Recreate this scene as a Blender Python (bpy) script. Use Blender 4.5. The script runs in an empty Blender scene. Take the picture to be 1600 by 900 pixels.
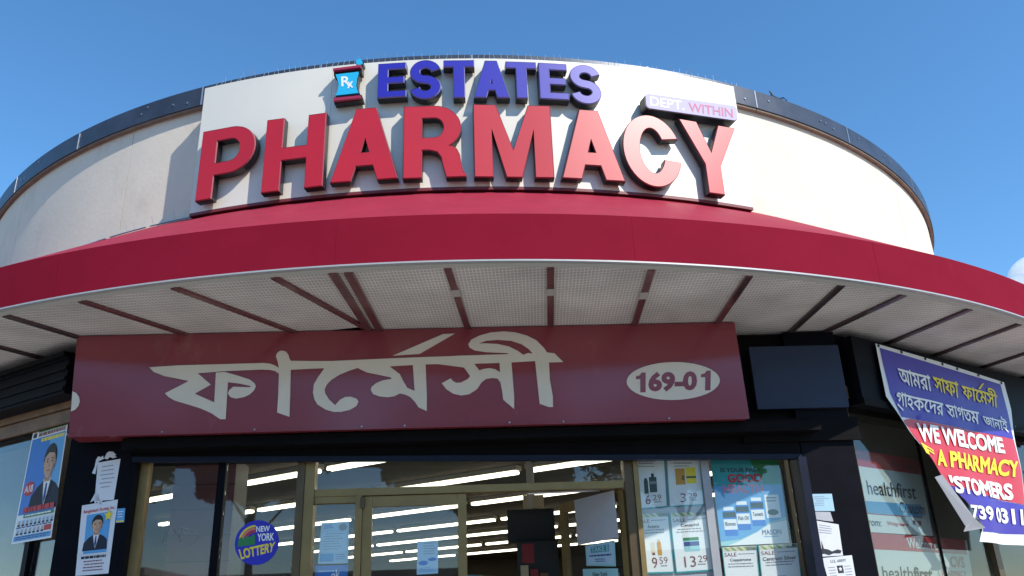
import bpy, bmesh, math, random
from mathutils import Vector, Matrix, Quaternion
from mathutils.geometry import tessellate_polygon, delaunay_2d_cdt
random.seed(7)
sc = bpy.context.scene
col = sc.collection
R_ = math.radians

# ------------------------------------------------------------------ camera
FPX, PITCH, ROLL = 1300.0, R_(21.85), R_(2.17)
EYE = Vector((0, 0, 1.45))
FW = Vector((0, math.cos(PITCH), math.sin(PITCH)))
_R0, _U0 = Vector((1, 0, 0)), Vector((0, -math.sin(PITCH), math.cos(PITCH)))
RT = _R0*math.cos(ROLL) - _U0*math.sin(ROLL)
UP = _R0*math.sin(ROLL) + _U0*math.cos(ROLL)
cd = bpy.data.cameras.new('camera')
cd.sensor_width = 36.0
cd.lens = FPX/1600*36
cd.clip_start, cd.clip_end = 0.05, 12000
cam = bpy.data.objects.new('camera', cd)
cam.matrix_world = Matrix(((RT.x, UP.x, -FW.x, EYE.x), (RT.y, UP.y, -FW.y, EYE.y), (RT.z, UP.z, -FW.z, EYE.z), (0, 0, 0, 1)))
col.objects.link(cam)
sc.camera = cam

# ------------------------------------------------------------------ sky, sun, exposure
SUN_AZ, SUN_EL = R_(-42), R_(41)                      # azimuth measured from +X
SUN = Vector((math.cos(SUN_EL)*math.cos(SUN_AZ), math.cos(SUN_EL)*math.sin(SUN_AZ), math.sin(SUN_EL)))
w = bpy.data.worlds.new('World'); sc.world = w; w.use_nodes = True
nt = w.node_tree
bg = nt.nodes['Background']
sky = nt.nodes.new('ShaderNodeTexSky'); sky.sky_type = 'NISHITA'
sky.sun_disc = False
sky.sun_elevation = SUN_EL
sky.sun_rotation = math.atan2(SUN.x, SUN.y)
sky.altitude = 0; sky.air_density = 1.0; sky.dust_density = 0.1; sky.ozone_density = 5.0
hs = nt.nodes.new('ShaderNodeHueSaturation'); hs.inputs['Saturation'].default_value = 1.14; hs.inputs['Hue'].default_value = .495
nt.links.new(sky.outputs[0], hs.inputs['Color']); nt.links.new(hs.outputs[0], bg.inputs[0]); bg.inputs[1].default_value = 0.15
sl = bpy.data.lights.new('sun', 'SUN'); sl.energy = 3.6; sl.angle = R_(0.5); sl.color = (1.0, 0.94, 0.85)
so = bpy.data.objects.new('sun', sl); so.rotation_euler = (-SUN).to_track_quat('-Z', 'Y').to_euler(); so.location = (12, -10, 20)
col.objects.link(so)
vs = sc.view_settings
vs.view_transform = 'Standard'; vs.look = 'None'; vs.gamma = 1; vs.exposure = 0.62; vs.use_curve_mapping = False
sc.cycles.max_bounces = 8; sc.cycles.volume_bounces = 6; sc.cycles.transparent_max_bounces = 24; sc.cycles.sample_clamp_indirect = 6

# ------------------------------------------------------------------ materials
M = {}
def mat(name, c, rough=.6, metal=0, spec=.5, var=0.0, vscale=3.0, bump=0.0, bscale=60, coat=0, coat_rough=.1, coat_ior=1.5, emit=None, estr=0, dirt=None, dscale=2.0, dthr=.55):
    m = bpy.data.materials.new(name); m.use_nodes = True
    n, l = m.node_tree.nodes, m.node_tree.links
    b = n['Principled BSDF']
    b.inputs['Base Color'].default_value = (*c, 1)
    b.inputs['Roughness'].default_value = rough; b.inputs['Metallic'].default_value = metal
    b.inputs['Specular IOR Level'].default_value = spec
    b.inputs['Coat Weight'].default_value = coat; b.inputs['Coat Roughness'].default_value = coat_rough; b.inputs['Coat IOR'].default_value = coat_ior
    geo = n.new('ShaderNodeNewGeometry')
    cur = None
    if var:
        t = n.new('ShaderNodeTexNoise'); t.inputs['Scale'].default_value = vscale; t.inputs['Detail'].default_value = 6; t.inputs['Roughness'].default_value = .65
        l.new(geo.outputs['Position'], t.inputs['Vector'])
        mr = n.new('ShaderNodeMapRange'); mr.inputs['From Min'].default_value = .3; mr.inputs['From Max'].default_value = .7
        mr.inputs['To Min'].default_value = 1-var; mr.inputs['To Max'].default_value = 1+var
        l.new(t.outputs[0], mr.inputs['Value'])
        mx = n.new('ShaderNodeMix'); mx.data_type = 'RGBA'; mx.blend_type = 'MULTIPLY'; mx.inputs[0].default_value = 1
        mx.inputs[6].default_value = (*c, 1); l.new(mr.outputs[0], mx.inputs[7])
        cur = mx.outputs[2]
    if dirt:
        t = n.new('ShaderNodeTexNoise'); t.inputs['Scale'].default_value = dscale; t.inputs['Detail'].default_value = 9; t.inputs['Roughness'].default_value = .7
        mp = n.new('ShaderNodeMapping'); mp.inputs['Scale'].default_value = (1, 1, .45)
        l.new(geo.outputs['Position'], mp.inputs['Vector']); l.new(mp.outputs[0], t.inputs['Vector'])
        mr = n.new('ShaderNodeMapRange'); mr.inputs['From Min'].default_value = dthr; mr.inputs['From Max'].default_value = dthr+.2
        mr.inputs['To Min'].default_value = 0; mr.inputs['To Max'].default_value = .55
        l.new(t.outputs[0], mr.inputs['Value'])
        mx = n.new('ShaderNodeMix'); mx.data_type = 'RGBA'
        l.new(mr.outputs[0], mx.inputs[0])
        if cur: l.new(cur, mx.inputs[6])
        else: mx.inputs[6].default_value = (*c, 1)
        mx.inputs[7].default_value = (*dirt, 1)
        cur = mx.outputs[2]
    if cur: l.new(cur, b.inputs['Base Color'])
    if bump:
        t = n.new('ShaderNodeTexNoise'); t.inputs['Scale'].default_value = bscale; t.inputs['Detail'].default_value = 5
        l.new(geo.outputs['Position'], t.inputs['Vector'])
        bp = n.new('ShaderNodeBump'); bp.inputs['Strength'].default_value = bump; bp.inputs['Distance'].default_value = .02
        l.new(t.outputs[0], bp.inputs['Height']); l.new(bp.outputs[0], b.inputs['Normal'])
    if emit:
        b.inputs['Emission Color'].default_value = (*emit, 1); b.inputs['Emission Strength'].default_value = estr
    M[name] = m
    return m

mat('stucco', (.72, .635, .52), .9, var=.05, vscale=1.2, bump=.10, bscale=22, dirt=(.47, .40, .32), dscale=2.2, dthr=.54)
mat('coping', (.055, .065, .085), .38, metal=.35, var=.25, vscale=4, dirt=(.22, .23, .24), dscale=7, dthr=.64)
mat('coping_lip', (.20, .15, .11), .8, var=.3, vscale=6)
mat('seam', (.16, .13, .11), .9)
mat('panel_white', (.74, .70, .60), .42, var=.02, vscale=1.5, bump=.02, bscale=3, coat=.8, coat_rough=.3)
mat('panel_edge', (.16, .022, .03), .5)
mat('letter_red', (.47, .001, .010), .6, spec=.04, coat=.9, coat_rough=.41, coat_ior=1.68, var=.05, vscale=2.5)
mat('letter_blue', (.012, .006, .34), .6, spec=.04, coat=.9, coat_rough=.41, coat_ior=1.68, var=.05, vscale=2.5)
mat('letter_return', (.012, .009, .011), .35)
mat('letter_trim', (.30, .05, .07), .5, spec=.4)
mat('letter_trim_blue', (.20, .20, .42), .5, spec=.4)
mat('mortar_cyan', (.012, .42, .70), .45, coat=.3, coat_rough=.4)
mat('mortar_red', (.32, .012, .05), .45, coat=.3, coat_rough=.4)
mat('print_white', (.80, .80, .78), .5)
mat('dept_face', (.52, .48, .66), .7, spec=.12)
mat('dept_pink', (.60, .24, .32), .7, spec=.12)
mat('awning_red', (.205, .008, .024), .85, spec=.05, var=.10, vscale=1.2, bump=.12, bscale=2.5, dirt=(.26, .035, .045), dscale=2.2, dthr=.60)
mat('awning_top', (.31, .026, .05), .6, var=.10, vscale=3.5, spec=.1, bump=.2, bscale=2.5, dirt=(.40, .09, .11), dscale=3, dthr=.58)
mat('trim_white', (.42, .42, .41), .4, metal=.3)
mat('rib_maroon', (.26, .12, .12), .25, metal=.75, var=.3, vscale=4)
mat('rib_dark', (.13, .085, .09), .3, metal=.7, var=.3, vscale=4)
mat('rib_reflection', (.42, .38, .34), .5)
mat('fascia_red', (.235, .036, .046), .22, spec=.6, coat=.3, var=.06, vscale=2, bump=.05, bscale=2.2, dirt=(.34, .14, .13), dscale=2.5, dthr=.60)
mat('fascia_cream', (.70, .62, .51), .3, var=.04, vscale=4)
mat('black_metal', (.004, .004, .007), .5, spec=.07, var=.3, vscale=5, bump=.04, bscale=3, dirt=(.014, .014, .018), dscale=5, dthr=.62)
mat('black_matte', (.004, .0035, .004), .6, spec=.08, var=.3, vscale=6)
mat('navy_metal', (.007, .010, .024), .45, spec=.2, var=.25, vscale=3, dirt=(.03, .035, .05), dscale=9, dthr=.68)
mat('bluegrey_metal', (.022, .032, .062), .5, spec=.25, var=.10, vscale=3, dirt=(.07, .09, .13), dscale=6, dthr=.66)
mat('gold_aluminium', (.27, .185, .075), .42, metal=.55, var=.15, vscale=5, bump=.03, bscale=8)
mat('bronze', (.11, .075, .04), .4, metal=.5, var=.2, vscale=5)
mat('silver', (.55, .55, .56), .28, metal=.8)
mat('mullion_grey', (.30, .31, .33), .5, var=.1)
mat('wood_trim', (.17, .085, .035), .55, var=.35, vscale=7)
mat('paper', (.68, .69, .72), .7, var=.03, vscale=6, bump=.12, bscale=5)
mat('paper_grey', (.42, .43, .47), .7, var=.05, vscale=5, bump=.15, bscale=4)
mat('paper_blue', (.36, .56, .70), .6)
mat('paper_teal', (.30, .58, .62), .6)
mat('ink', (.02, .02, .03), .6)
mat('ink_grey', (.22, .23, .26), .6)
mat('ink_red', (.50, .02, .03), .55)
mat('ink_maroon', (.20, .06, .07), .55)
mat('ink_navy', (.02, .05, .22), .55)
mat('ink_blue', (.02, .17, .55), .5)
mat('sky_blue', (.10, .34, .62), .5)
mat('pale_blue', (.42, .60, .75), .5)
mat('teal', (.02, .30, .33), .5)
mat('ink_green', (.02, .20, .06), .5)
mat('lime', (.25, .42, .10), .5)
mat('ink_yellow', (.80, .62, .03), .5)
mat('ink_orange', (.70, .25, .03), .5)
mat('amber', (.55, .27, .03), .5)
mat('bottle_dark', (.03, .06, .05), .4)
mat('skin', (.55, .33, .21), .6, var=.12, vscale=25)
mat('skin_shade', (.40, .21, .13), .6, var=.12, vscale=25)
mat('suit', (.015, .018, .035), .7, var=.3, vscale=30)
mat('lapel', (.03, .035, .06), .7)
mat('eye_brown', (.10, .055, .04), .6)
mat('hair', (.01, .009, .009), .6)
mat('ad_white', (.74, .77, .77), .5)
mat('lottery_blue', (.02, .02, .42), .4)
mat('banner_blue', (.055, .035, .33), .42, bump=.08, bscale=6)
mat('banner_red', (.52, .035, .055), .42, bump=.08, bscale=6)
mat('banner_white', (.74, .74, .74), .45, bump=.08, bscale=6)
mat('banner_back', (.24, .24, .26), .6)
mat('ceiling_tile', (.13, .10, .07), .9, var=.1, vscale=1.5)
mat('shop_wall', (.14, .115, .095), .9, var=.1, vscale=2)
mat('shop_floor', (.25, .24, .22), .5)
mat('tube_lit', (.8, .8, .7), .5, emit=(1.0, .95, .75), estr=2.6)
mat('lamp_housing', (.45, .43, .38), .6)
mat('screen_black', (.006, .006, .008), .45)
mat('display_red', (.22, .008, .014), .5)
mat('cream_box', (.45, .38, .27), .7)
mat('shelf_metal', (.30, .28, .25), .5)
mat('spike', (.50, .53, .58), .3, metal=.5)
mat('bag_black', (.012, .012, .014), .35)
mat('concrete', (.36, .345, .32), .9, var=.12, vscale=2, bump=.2, bscale=40, dirt=(.22, .21, .2), dscale=1.5)
mat('kerb_stone', (.40, .39, .37), .9, var=.1, vscale=5)
mat('asphalt', (.055, .055, .058), .9, var=.2, vscale=6, bump=.3, bscale=90)
mat('road_paint', (.75, .75, .72), .7, var=.12, vscale=9)
mat('earth', (.16, .15, .12), .95, var=.2, vscale=.3)
mat('brick_far', (.24, .085, .06), .9, var=.2, vscale=4)
mat('brick_pale', (.36, .28, .22), .9, var=.15, vscale=4)
mat('stone_far', (.35, .33, .30), .9)
mat('glass_far', (.03, .04, .05), .1)
mat('bark', (.07, .05, .035), .9, var=.3, vscale=9)
mat('leaf', (.045, .085, .022), .7, var=.4, vscale=1.2)

def glass_mat(name, gain, tint):
    m = bpy.data.materials.new(name); m.use_nodes = True
    n, l = m.node_tree.nodes, m.node_tree.links
    n.remove(n['Principled BSDF']); out = n['Material Output']
    tr = n.new('ShaderNodeBsdfTransparent'); tr.inputs[0].default_value = (*tint, 1)
    gl = n.new('ShaderNodeBsdfGlossy'); gl.inputs['Roughness'].default_value = .015; gl.inputs[0].default_value = (1, 1, 1, 1)
    df = n.new('ShaderNodeBsdfDiffuse'); df.inputs[0].default_value = (.5, .5, .48, 1)
    fr = n.new('ShaderNodeFresnel'); fr.inputs['IOR'].default_value = 1.52
    mu = n.new('ShaderNodeMath'); mu.operation = 'MULTIPLY'; mu.inputs[1].default_value = gain; mu.use_clamp = True
    l.new(fr.outputs[0], mu.inputs[0])
    g0 = n.new('ShaderNodeNewGeometry'); io = n.new('ShaderNodeMapRange')          # both faces of the pane reflect alike
    io.inputs['To Min'].default_value = 1.52; io.inputs['To Max'].default_value = 1/1.52
    l.new(g0.outputs['Backfacing'], io.inputs['Value']); l.new(io.outputs[0], fr.inputs['IOR'])
    t = n.new('ShaderNodeTexNoise'); t.inputs['Scale'].default_value = 2.5; t.inputs['Detail'].default_value = 8
    geo = n.new('ShaderNodeNewGeometry'); l.new(geo.outputs['Position'], t.inputs['Vector'])
    mr = n.new('ShaderNodeMapRange'); mr.inputs['From Min'].default_value = .4; mr.inputs['From Max'].default_value = .8
    mr.inputs['To Min'].default_value = .005; mr.inputs['To Max'].default_value = .03
    l.new(t.outputs[0], mr.inputs['Value'])
    a = n.new('ShaderNodeMixShader'); l.new(mr.outputs[0], a.inputs[0]); l.new(tr.outputs[0], a.inputs[1]); l.new(df.outputs[0], a.inputs[2])
    b = n.new('ShaderNodeMixShader'); l.new(mu.outputs[0], b.inputs[0]); l.new(a.outputs[0], b.inputs[1]); l.new(gl.outputs[0], b.inputs[2])
    l.new(b.outputs[0], out.inputs[0])
    M[name] = m
glass_mat('glass', .95, (.95, .965, .96))
glass_mat('glass_tinted', .8, (.74, .78, .77))

def mesh_grid_mat():                                  # white wire mesh panels of the awning's underside
    m = bpy.data.materials.new('wire_mesh_panel'); m.use_nodes = True
    n, l = m.node_tree.nodes, m.node_tree.links
    b = n['Principled BSDF']; b.inputs['Roughness'].default_value = .7
    geo = n.new('ShaderNodeNewGeometry')
    mp = n.new('ShaderNodeMapping'); mp.inputs['Rotation'].default_value = (0, 0, R_(2)); mp.inputs['Scale'].default_value = (37, 19, 1)
    l.new(geo.outputs['Position'], mp.inputs['Vector'])
    sx = n.new('ShaderNodeSeparateXYZ'); l.new(mp.outputs[0], sx.inputs[0])
    def line(o):
        f = n.new('ShaderNodeMath'); f.operation = 'FRACT'; l.new(o, f.inputs[0])
        p = n.new('ShaderNodeMath'); p.operation = 'PINGPONG'; p.inputs[1].default_value = .5; l.new(f.outputs[0], p.inputs[0])
        r = n.new('ShaderNodeMapRange'); r.inputs['From Min'].default_value = .08; r.inputs['From Max'].default_value = .16
        r.inputs['To Min'].default_value = 1; r.inputs['To Max'].default_value = 0; l.new(p.outputs[0], r.inputs['Value'])
        return r.outputs[0]
    mx = n.new('ShaderNodeMath'); mx.operation = 'MAXIMUM'; l.new(line(sx.outputs[0]), mx.inputs[0]); l.new(line(sx.outputs[1]), mx.inputs[1])
    no = n.new('ShaderNodeTexNoise'); no.inputs['Scale'].default_value = 1.7; no.inputs['Detail'].default_value = 6; l.new(geo.outputs['Position'], no.inputs['Vector'])
    mr = n.new('ShaderNodeMapRange'); mr.inputs['From Min'].default_value = .3; mr.inputs['From Max'].default_value = .7; mr.inputs['To Min'].default_value = .72; mr.inputs['To Max'].default_value = 1.08
    l.new(no.outputs[0], mr.inputs['Value'])
    c = n.new('ShaderNodeMix'); c.data_type = 'RGBA'; l.new(mx.outputs[0], c.inputs[0])
    c.inputs[6].default_value = (.47, .42, .375, 1); c.inputs[7].default_value = (.76, .70, .64, 1)
    d = n.new('ShaderNodeMix'); d.data_type = 'RGBA'; d.blend_type = 'MULTIPLY'; d.inputs[0].default_value = 1
    l.new(c.outputs[2], d.inputs[6]); l.new(mr.outputs[0], d.inputs[7]); l.new(d.outputs[2], b.inputs['Base Color'])
    bp = n.new('ShaderNodeBump'); bp.inputs['Strength'].default_value = .5; bp.inputs['Distance'].default_value = .004
    l.new(mx.outputs[0], bp.inputs['Height']); l.new(bp.outputs[0], b.inputs['Normal'])
    M['wire_mesh_panel'] = m
mesh_grid_mat()

# ------------------------------------------------------------------ building blocks
def tag(o, label=None, cat=None, group=None, kind=None):
    if label: o['label'] = label
    if cat: o['category'] = cat
    if group: o['group'] = group
    if kind: o['kind'] = kind
    return o
def thing(name, loc, label, cat, group=None):
    o = bpy.data.objects.new(name, None); o.location = loc; o.empty_display_size = .1
    col.objects.link(o); o['_loc'] = tuple(loc)
    return tag(o, label, cat, group)
class MB:
    def __init__(s): s.v, s.f = [], []
    def add(s, vs, fs):
        k = len(s.v); s.v += [Vector(p) for p in vs]; s.f += [tuple(i+k for i in f) for f in fs]; return s
    def hexa(s, p):                                    # 8 corners: bottom ring 0-3, top ring 4-7
        return s.add(p, [(3, 2, 1, 0), (4, 5, 6, 7), (0, 1, 5, 4), (1, 2, 6, 5), (2, 3, 7, 6), (3, 0, 4, 7)])
    def box(s, fr, a0, a1, w0, w1, z0, z1):
        return s.hexa([fr(a0, w0, z0), fr(a1, w0, z0), fr(a1, w1, z0), fr(a0, w1, z0), fr(a0, w0, z1), fr(a1, w0, z1), fr(a1, w1, z1), fr(a0, w1, z1)])
    def bar(s, p, q, wd, th, upv=Vector((0, 0, 1))):
        p, q = Vector(p), Vector(q); d = (q-p).normalized(); sd = d.cross(upv).normalized()*wd/2; u = sd.cross(d).normalized()*th/2
        return s.hexa([p-sd-u, p+sd-u, q+sd-u, q-sd-u, p-sd+u, p+sd+u, q+sd+u, q-sd+u])
    def tube(s, pts, rad, n=6):
        pts = [Vector(p) for p in pts]; rings = []
        for i, p in enumerate(pts):
            d = (pts[min(i+1, len(pts)-1)]-pts[max(i-1, 0)]).normalized()
            a = d.orthogonal().normalized(); b = d.cross(a); r = rad[i] if isinstance(rad, (list, tuple)) else rad
            rings.append([p+(a*math.cos(t)+b*math.sin(t))*r for t in [2*math.pi*k/n for k in range(n)]])
        vs = [x for r in rings for x in r]; fs = []
        for i in range(len(pts)-1):
            for k in range(n): fs.append((i*n+k, i*n+(k+1) % n, (i+1)*n+(k+1) % n, (i+1)*n+k))
        fs.append(tuple(range(n-1, -1, -1))); fs.append(tuple((len(pts)-1)*n+k for k in range(n)))
        return s.add(vs, fs)
    def slab(s, loops3, off):                          # planar loops (outer + holes) thickened by the vector off
        tris = tessellate_polygon(loops3); flat = [p for L in loops3 for p in L]; n = len(flat)
        vs = [Vector(p)+off for p in flat]+[Vector(p) for p in flat]; fs = [tuple(t) for t in tris]+[tuple(i+n for i in reversed(t)) for t in tris]
        k = 0
        for L in loops3:
            for i in range(len(L)): fs.append((k+i, k+(i+1) % len(L), n+k+(i+1) % len(L), n+k+i))
            k += len(L)
        return s.add(vs, fs)
    def build(s, name, m, root=None, smooth=False):
        o_ = Vector(root['_loc']) if root is not None and '_loc' in root else Vector()
        me = bpy.data.meshes.new(name)
        me.from_pydata([tuple(p-o_) for p in s.v], [], s.f)
        bm = bmesh.new(); bm.from_mesh(me); bmesh.ops.recalc_face_normals(bm, faces=bm.faces); bm.to_mesh(me); bm.free()
        me.materials.append(M[m])
        if smooth:
            for p in me.polygons: p.use_smooth = True
        o = bpy.data.objects.new(name, me); col.objects.link(o)
        if root is not None: o.parent = root; o['_loc'] = tuple(o_)
        return o
    def lone(s, name, m, label, cat, group=None, kind=None, smooth=False):   # a thing that is one mesh, origin at its base
        c = Vector((sum(p.x for p in s.v)/len(s.v), sum(p.y for p in s.v)/len(s.v), min(p.z for p in s.v)))
        s.v = [p-c for p in s.v]; o = s.build(name, m, None, smooth); o.location = c; o['_loc'] = tuple(c)
        return tag(o, label, cat, group, kind)
def frame(O, u, v):
    O, u, v = Vector(O), Vector(u).normalized(), Vector(v).normalized()
    return lambda a, w_, z: O+u*a+v*w_+Vector((0, 0, z))
ID = lambda x, y, z: Vector((x, y, z))
def ray(x, y): return (FW+RT*((x-800)/FPX)+UP*((450-y)/FPX)).normalized()
def on_plane(x, y, P, n):
    d = ray(x, y); return EYE+d*((Vector(P)-EYE).dot(n)/d.dot(n))
class Plane:
    """a real vertical or leaning plane of the shop front; pixel measurements of the photograph are laid on it in metres"""
    def __init__(s, P, n): s.P = Vector(P); s.n = Vector(n).normalized()       # n points out of the wall
    def at(s, x, y, lift=0.0): return on_plane(x, y, s.P, s.n)+s.n*lift
    def shape(s, name, loops, m, root, lift=.002, th=.0015):
        if not isinstance(loops[0][0], (tuple, list)): loops = [loops]
        mb = MB().slab([[s.at(x, y, lift) for x, y in L] for L in loops], s.n*th)
        return mb.build(name, m, root)
    def text(s, body, quad, m, root, lift=.003, bold=0.0, name='lettering'):
        vs_, fs_ = text_shape(body, bold)
        (x0, y0), (x1, y1), (x2, y2), (x3, y3) = quad                            # TL TR BR BL
        out = []
        for (fx, fy) in vs_:
            g = 1-fy
            X = (x0*(1-fx)+x1*fx)*(1-g)+(x3*(1-fx)+x2*fx)*g; Y = (y0*(1-fx)+y1*fx)*(1-g)+(y3*(1-fx)+y2*fx)*g
            out.append(s.at(X, Y, lift))
        return MB().add(out, fs_).build(name, m, root)
def contours(body, bold=0.0):
    """outlines of the built-in font's glyphs as polygons, emboldened by moving each outline outwards"""
    c = bpy.data.curves.new('tmp_text', 'FONT'); c.body = body; c.resolution_u = 3
    o = bpy.data.objects.new('tmp_text', c); col.objects.link(o); bpy.context.view_layer.update()
    cu = o.to_curve(bpy.context.evaluated_depsgraph_get()); loops = []
    for sp in cu.splines:
        bp = sp.bezier_points; L = []
        for i in range(len(bp)):
            a, b = bp[i], bp[(i+1) % len(bp)]
            st = 1 if (a.handle_right-a.co).cross(b.co-a.co).length+(b.handle_left-b.co).cross(b.co-a.co).length < 1e-6 else 3
            for k in range(st):
                t = k/st; p = a.co*(1-t)**3+a.handle_right*3*t*(1-t)**2+b.handle_left*3*t*t*(1-t)+b.co*t**3
                if not L or math.hypot(p.x-L[-1][0], p.y-L[-1][1]) > 1e-3: L.append((p.x, p.y))
        if len(L) > 1 and math.hypot(L[0][0]-L[-1][0], L[0][1]-L[-1][1]) < 1e-3: L.pop()
        if len(L) > 2: loops.append(L)
    o.to_curve_clear(); bpy.data.objects.remove(o); bpy.data.curves.remove(c)
    def area(L): return sum(L[i][0]*L[(i+1) % len(L)][1]-L[(i+1) % len(L)][0]*L[i][1] for i in range(len(L)))/2
    sg = area(max(loops, key=lambda L: abs(area(L)))) > 0
    return [offset_loop(L, bold if (area(L) > 0) == sg else -bold) if bold else L for L in loops]
_text_cache = {}
def text_shape(body, bold=0.0):
    """glyphs filled by winding number, so strokes that overlap inside a glyph merge; coordinates scaled to 0..1"""
    if (body, bold) in _text_cache: return _text_cache[body, bold]
    loops = contours(body, bold); pts = []; ed = []
    for L in loops:
        k = len(pts); pts += [Vector(p) for p in L]; ed += [(k+i, k+(i+1) % len(L)) for i in range(len(L))]
    vs_, _, fs_, *_r = delaunay_2d_cdt(pts, ed, [], 0, 1e-5)
    segs = [(L[i-1], L[i]) for L in loops for i in range(len(L))]
    out = []
    for f in fs_:
        cx = sum(vs_[i].x for i in f)/len(f); cy = sum(vs_[i].y for i in f)/len(f); wn = 0
        for a, b in segs:
            if (a[1] > cy) != (b[1] > cy) and cx < (b[0]-a[0])*(cy-a[1])/(b[1]-a[1])+a[0]: wn += 1 if b[1] > a[1] else -1
        if wn: out.append(tuple(f))
    x0, x1 = min(v.x for v in vs_), max(v.x for v in vs_); y0, y1 = min(v.y for v in vs_), max(v.y for v in vs_)
    r = ([((v.x-x0)/(x1-x0), (v.y-y0)/max(y1-y0, 1e-6)) for v in vs_], out); _text_cache[body, bold] = r
    return r
def quad(x0, y0, x1, y1, lean=0.0, slope=0.0):       # upright pixel rectangle leaning with the verticals
    h = y1-y0; wd = x1-x0
    return [(x0, y0), (x1, y0+slope*wd), (x1+lean*h, y1+slope*wd), (x0+lean*h, y1)]
def sub(q, a0, b0, a1, b1):                            # sub-rectangle of a quad, fractions from the top left
    def p(a, b):
        (x0, y0), (x1, y1), (x2, y2), (x3, y3) = q
        return ((x0*(1-a)+x1*a)*(1-b)+(x3*(1-a)+x2*a)*b, (y0*(1-a)+y1*a)*(1-b)+(y3*(1-a)+y2*a)*b)
    return [p(a0, b0), p(a1, b0), p(a1, b1), p(a0, b1)]
def oval(q, ca, cb, ra, rb, n=20, t0=0, t1=360):
    pts = []
    for k in range(n+1 if t1-t0 < 360 else n):
        t = R_(t0+(t1-t0)*k/n); a, b = ca+ra*math.cos(t), cb+rb*math.sin(t); pts.append(sub(q, a, b, a, b)[0])
    return pts

# ------------------------------------------------------------------ main dimensions
C = Vector((-.728, 14.235, 0))                         # axis of the round upper storey
R_WALL, R_CAP, R_AWN, R_PANEL = 7.52, 7.585, 8.918, 7.75
Z_SOF, Z_VAL, Z_ROOF = 3.8075, 4.171, 5.13
Z_CAP0, Z_CAP1 = 6.364, 6.58
def cyl(r, th, z): return Vector((C.x+r*math.sin(th), C.y-r*math.cos(th), z))
U_ = Vector((.99876, .0498, 0)); V_ = Vector((-.0498, .99876, 0)); O_ = Vector((-3.649, 6.571, 0))
front = frame(O_, U_, V_)                              # a along the front, w inwards, z up
AZL, AZR = R_(-58), R_(55)
DL = Vector((math.sin(AZL), math.cos(AZL), 0)); NL = Vector((-DL.y, DL.x, 0))
if NL.y > 0: NL = -NL
DR = Vector((math.sin(AZR), math.cos(AZR), 0)); NR = Vector((DR.y, -DR.x, 0))
CL = front(-.06, .3, 0); CR = front(6.62, .3, 0)
left = frame(CL, DL, -NL); right = frame(CR, DR, -NR)
P_SIGN = Plane(front(0, 0, 0), -V_); P_GLASS = Plane(front(0, .45, 0), -V_); P_PIL = Plane(front(0, .3, 0), -V_)
P_LEFT = Plane(left(0, .1, 0), NL); P_RIGHT = Plane(right(0, .15, 0), NR)
class Ripple(Plane):
    """the loose vinyl sheet: a plane that sags and ripples between its eyelets"""
    def at(s, x, y, lift=0.0):
        p = on_plane(x, y, s.P, s.n); a = (p-s.P).dot(DR); z = p.z; k = min(1, max(0, (3.66-z)/1.2))
        return p+s.n*(lift+.012+k*(.016*math.sin(a*6.5+z*1.3)+.010*math.sin(a*13-z*5)+.008*math.sin(z*9+a*3))+.03*k*k)
    def shape(s, name, loops, m, root, lift=.002, th=.0015):
        L = loops; pts = [Vector(p) for p in L]; n = len(L)
        full = []
        for i in range(n):
            a, b = Vector(L[i]), Vector(L[(i+1) % n]); st = max(1, int((b-a).length/9))
            full += [a+(b-a)*k/st for k in range(st)]
        ed = [(i, (i+1) % len(full)) for i in range(len(full))]
        x0, x1 = min(p.x for p in full), max(p.x for p in full); y0, y1 = min(p.y for p in full), max(p.y for p in full)
        grid = [Vector((x, y)) for x in [x0+9*i+4 for i in range(int((x1-x0)/9))] for y in [y0+9*j+4 for j in range(int((y1-y0)/9))]]
        vs_, _, fs_, *_r = delaunay_2d_cdt(full+grid, ed, [], 0, 1e-5); out = []
        for f in fs_:
            cx = sum(vs_[i].x for i in f)/3; cy = sum(vs_[i].y for i in f)/3; ins = False
            for i in range(len(full)):
                a, b = full[i-1], full[i]
                if (a.y > cy) != (b.y > cy) and cx < (b.x-a.x)*(cy-a.y)/(b.y-a.y)+a.x: ins = not ins
            if ins: out.append(tuple(f))
        return MB().add([s.at(v.x, v.y, lift) for v in vs_], out).build(name, m, root, True)
P_BAN = Ripple(Vector((2.75, 6.95, 0)), NR)

# ------------------------------------------------------------------ ground
def sheet(name, pts, z, m, kind='structure'):
    mb = MB().add([Vector((x, y, z)) for x, y in pts], [tuple(range(len(pts)))]); o = mb.build(name, m); o['kind'] = kind; return o
sheet('ground', [(-900, -900), (900, -900), (900, 900), (-900, 900)], -.16, 'earth')
sheet('road', [(-200, -16), (200, -16), (200, -1.5), (-200, -1.5)], -.13, 'asphalt')
sheet('sidewalk', [(-60, -1.2), (60, -1.2), (60, 40), (-60, 40)], 0, 'concrete')
sheet('far_sidewalk', [(-60, -26), (60, -26), (60, -16.3), (-60, -16.3)], 0, 'concrete')
o = MB().box(ID, -60, 60, -1.5, -1.203, -.14, .004).build('kerb', 'kerb_stone'); o['kind'] = 'structure'
o = MB().box(ID, -60, 60, -16.297, -16, -.14, .004).build('far_kerb', 'kerb_stone'); o['kind'] = 'structure'
mb = MB()
for k in range(-12, 13): mb.add([Vector((k*4-1, -8.85, -.124)), Vector((k*4+1, -8.85, -.124)), Vector((k*4+1, -8.7, -.124)), Vector((k*4-1, -8.7, -.124))], [(0, 1, 2, 3)])
o = mb.build('lane_marking', 'road_paint'); o['kind'] = 'structure'

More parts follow.
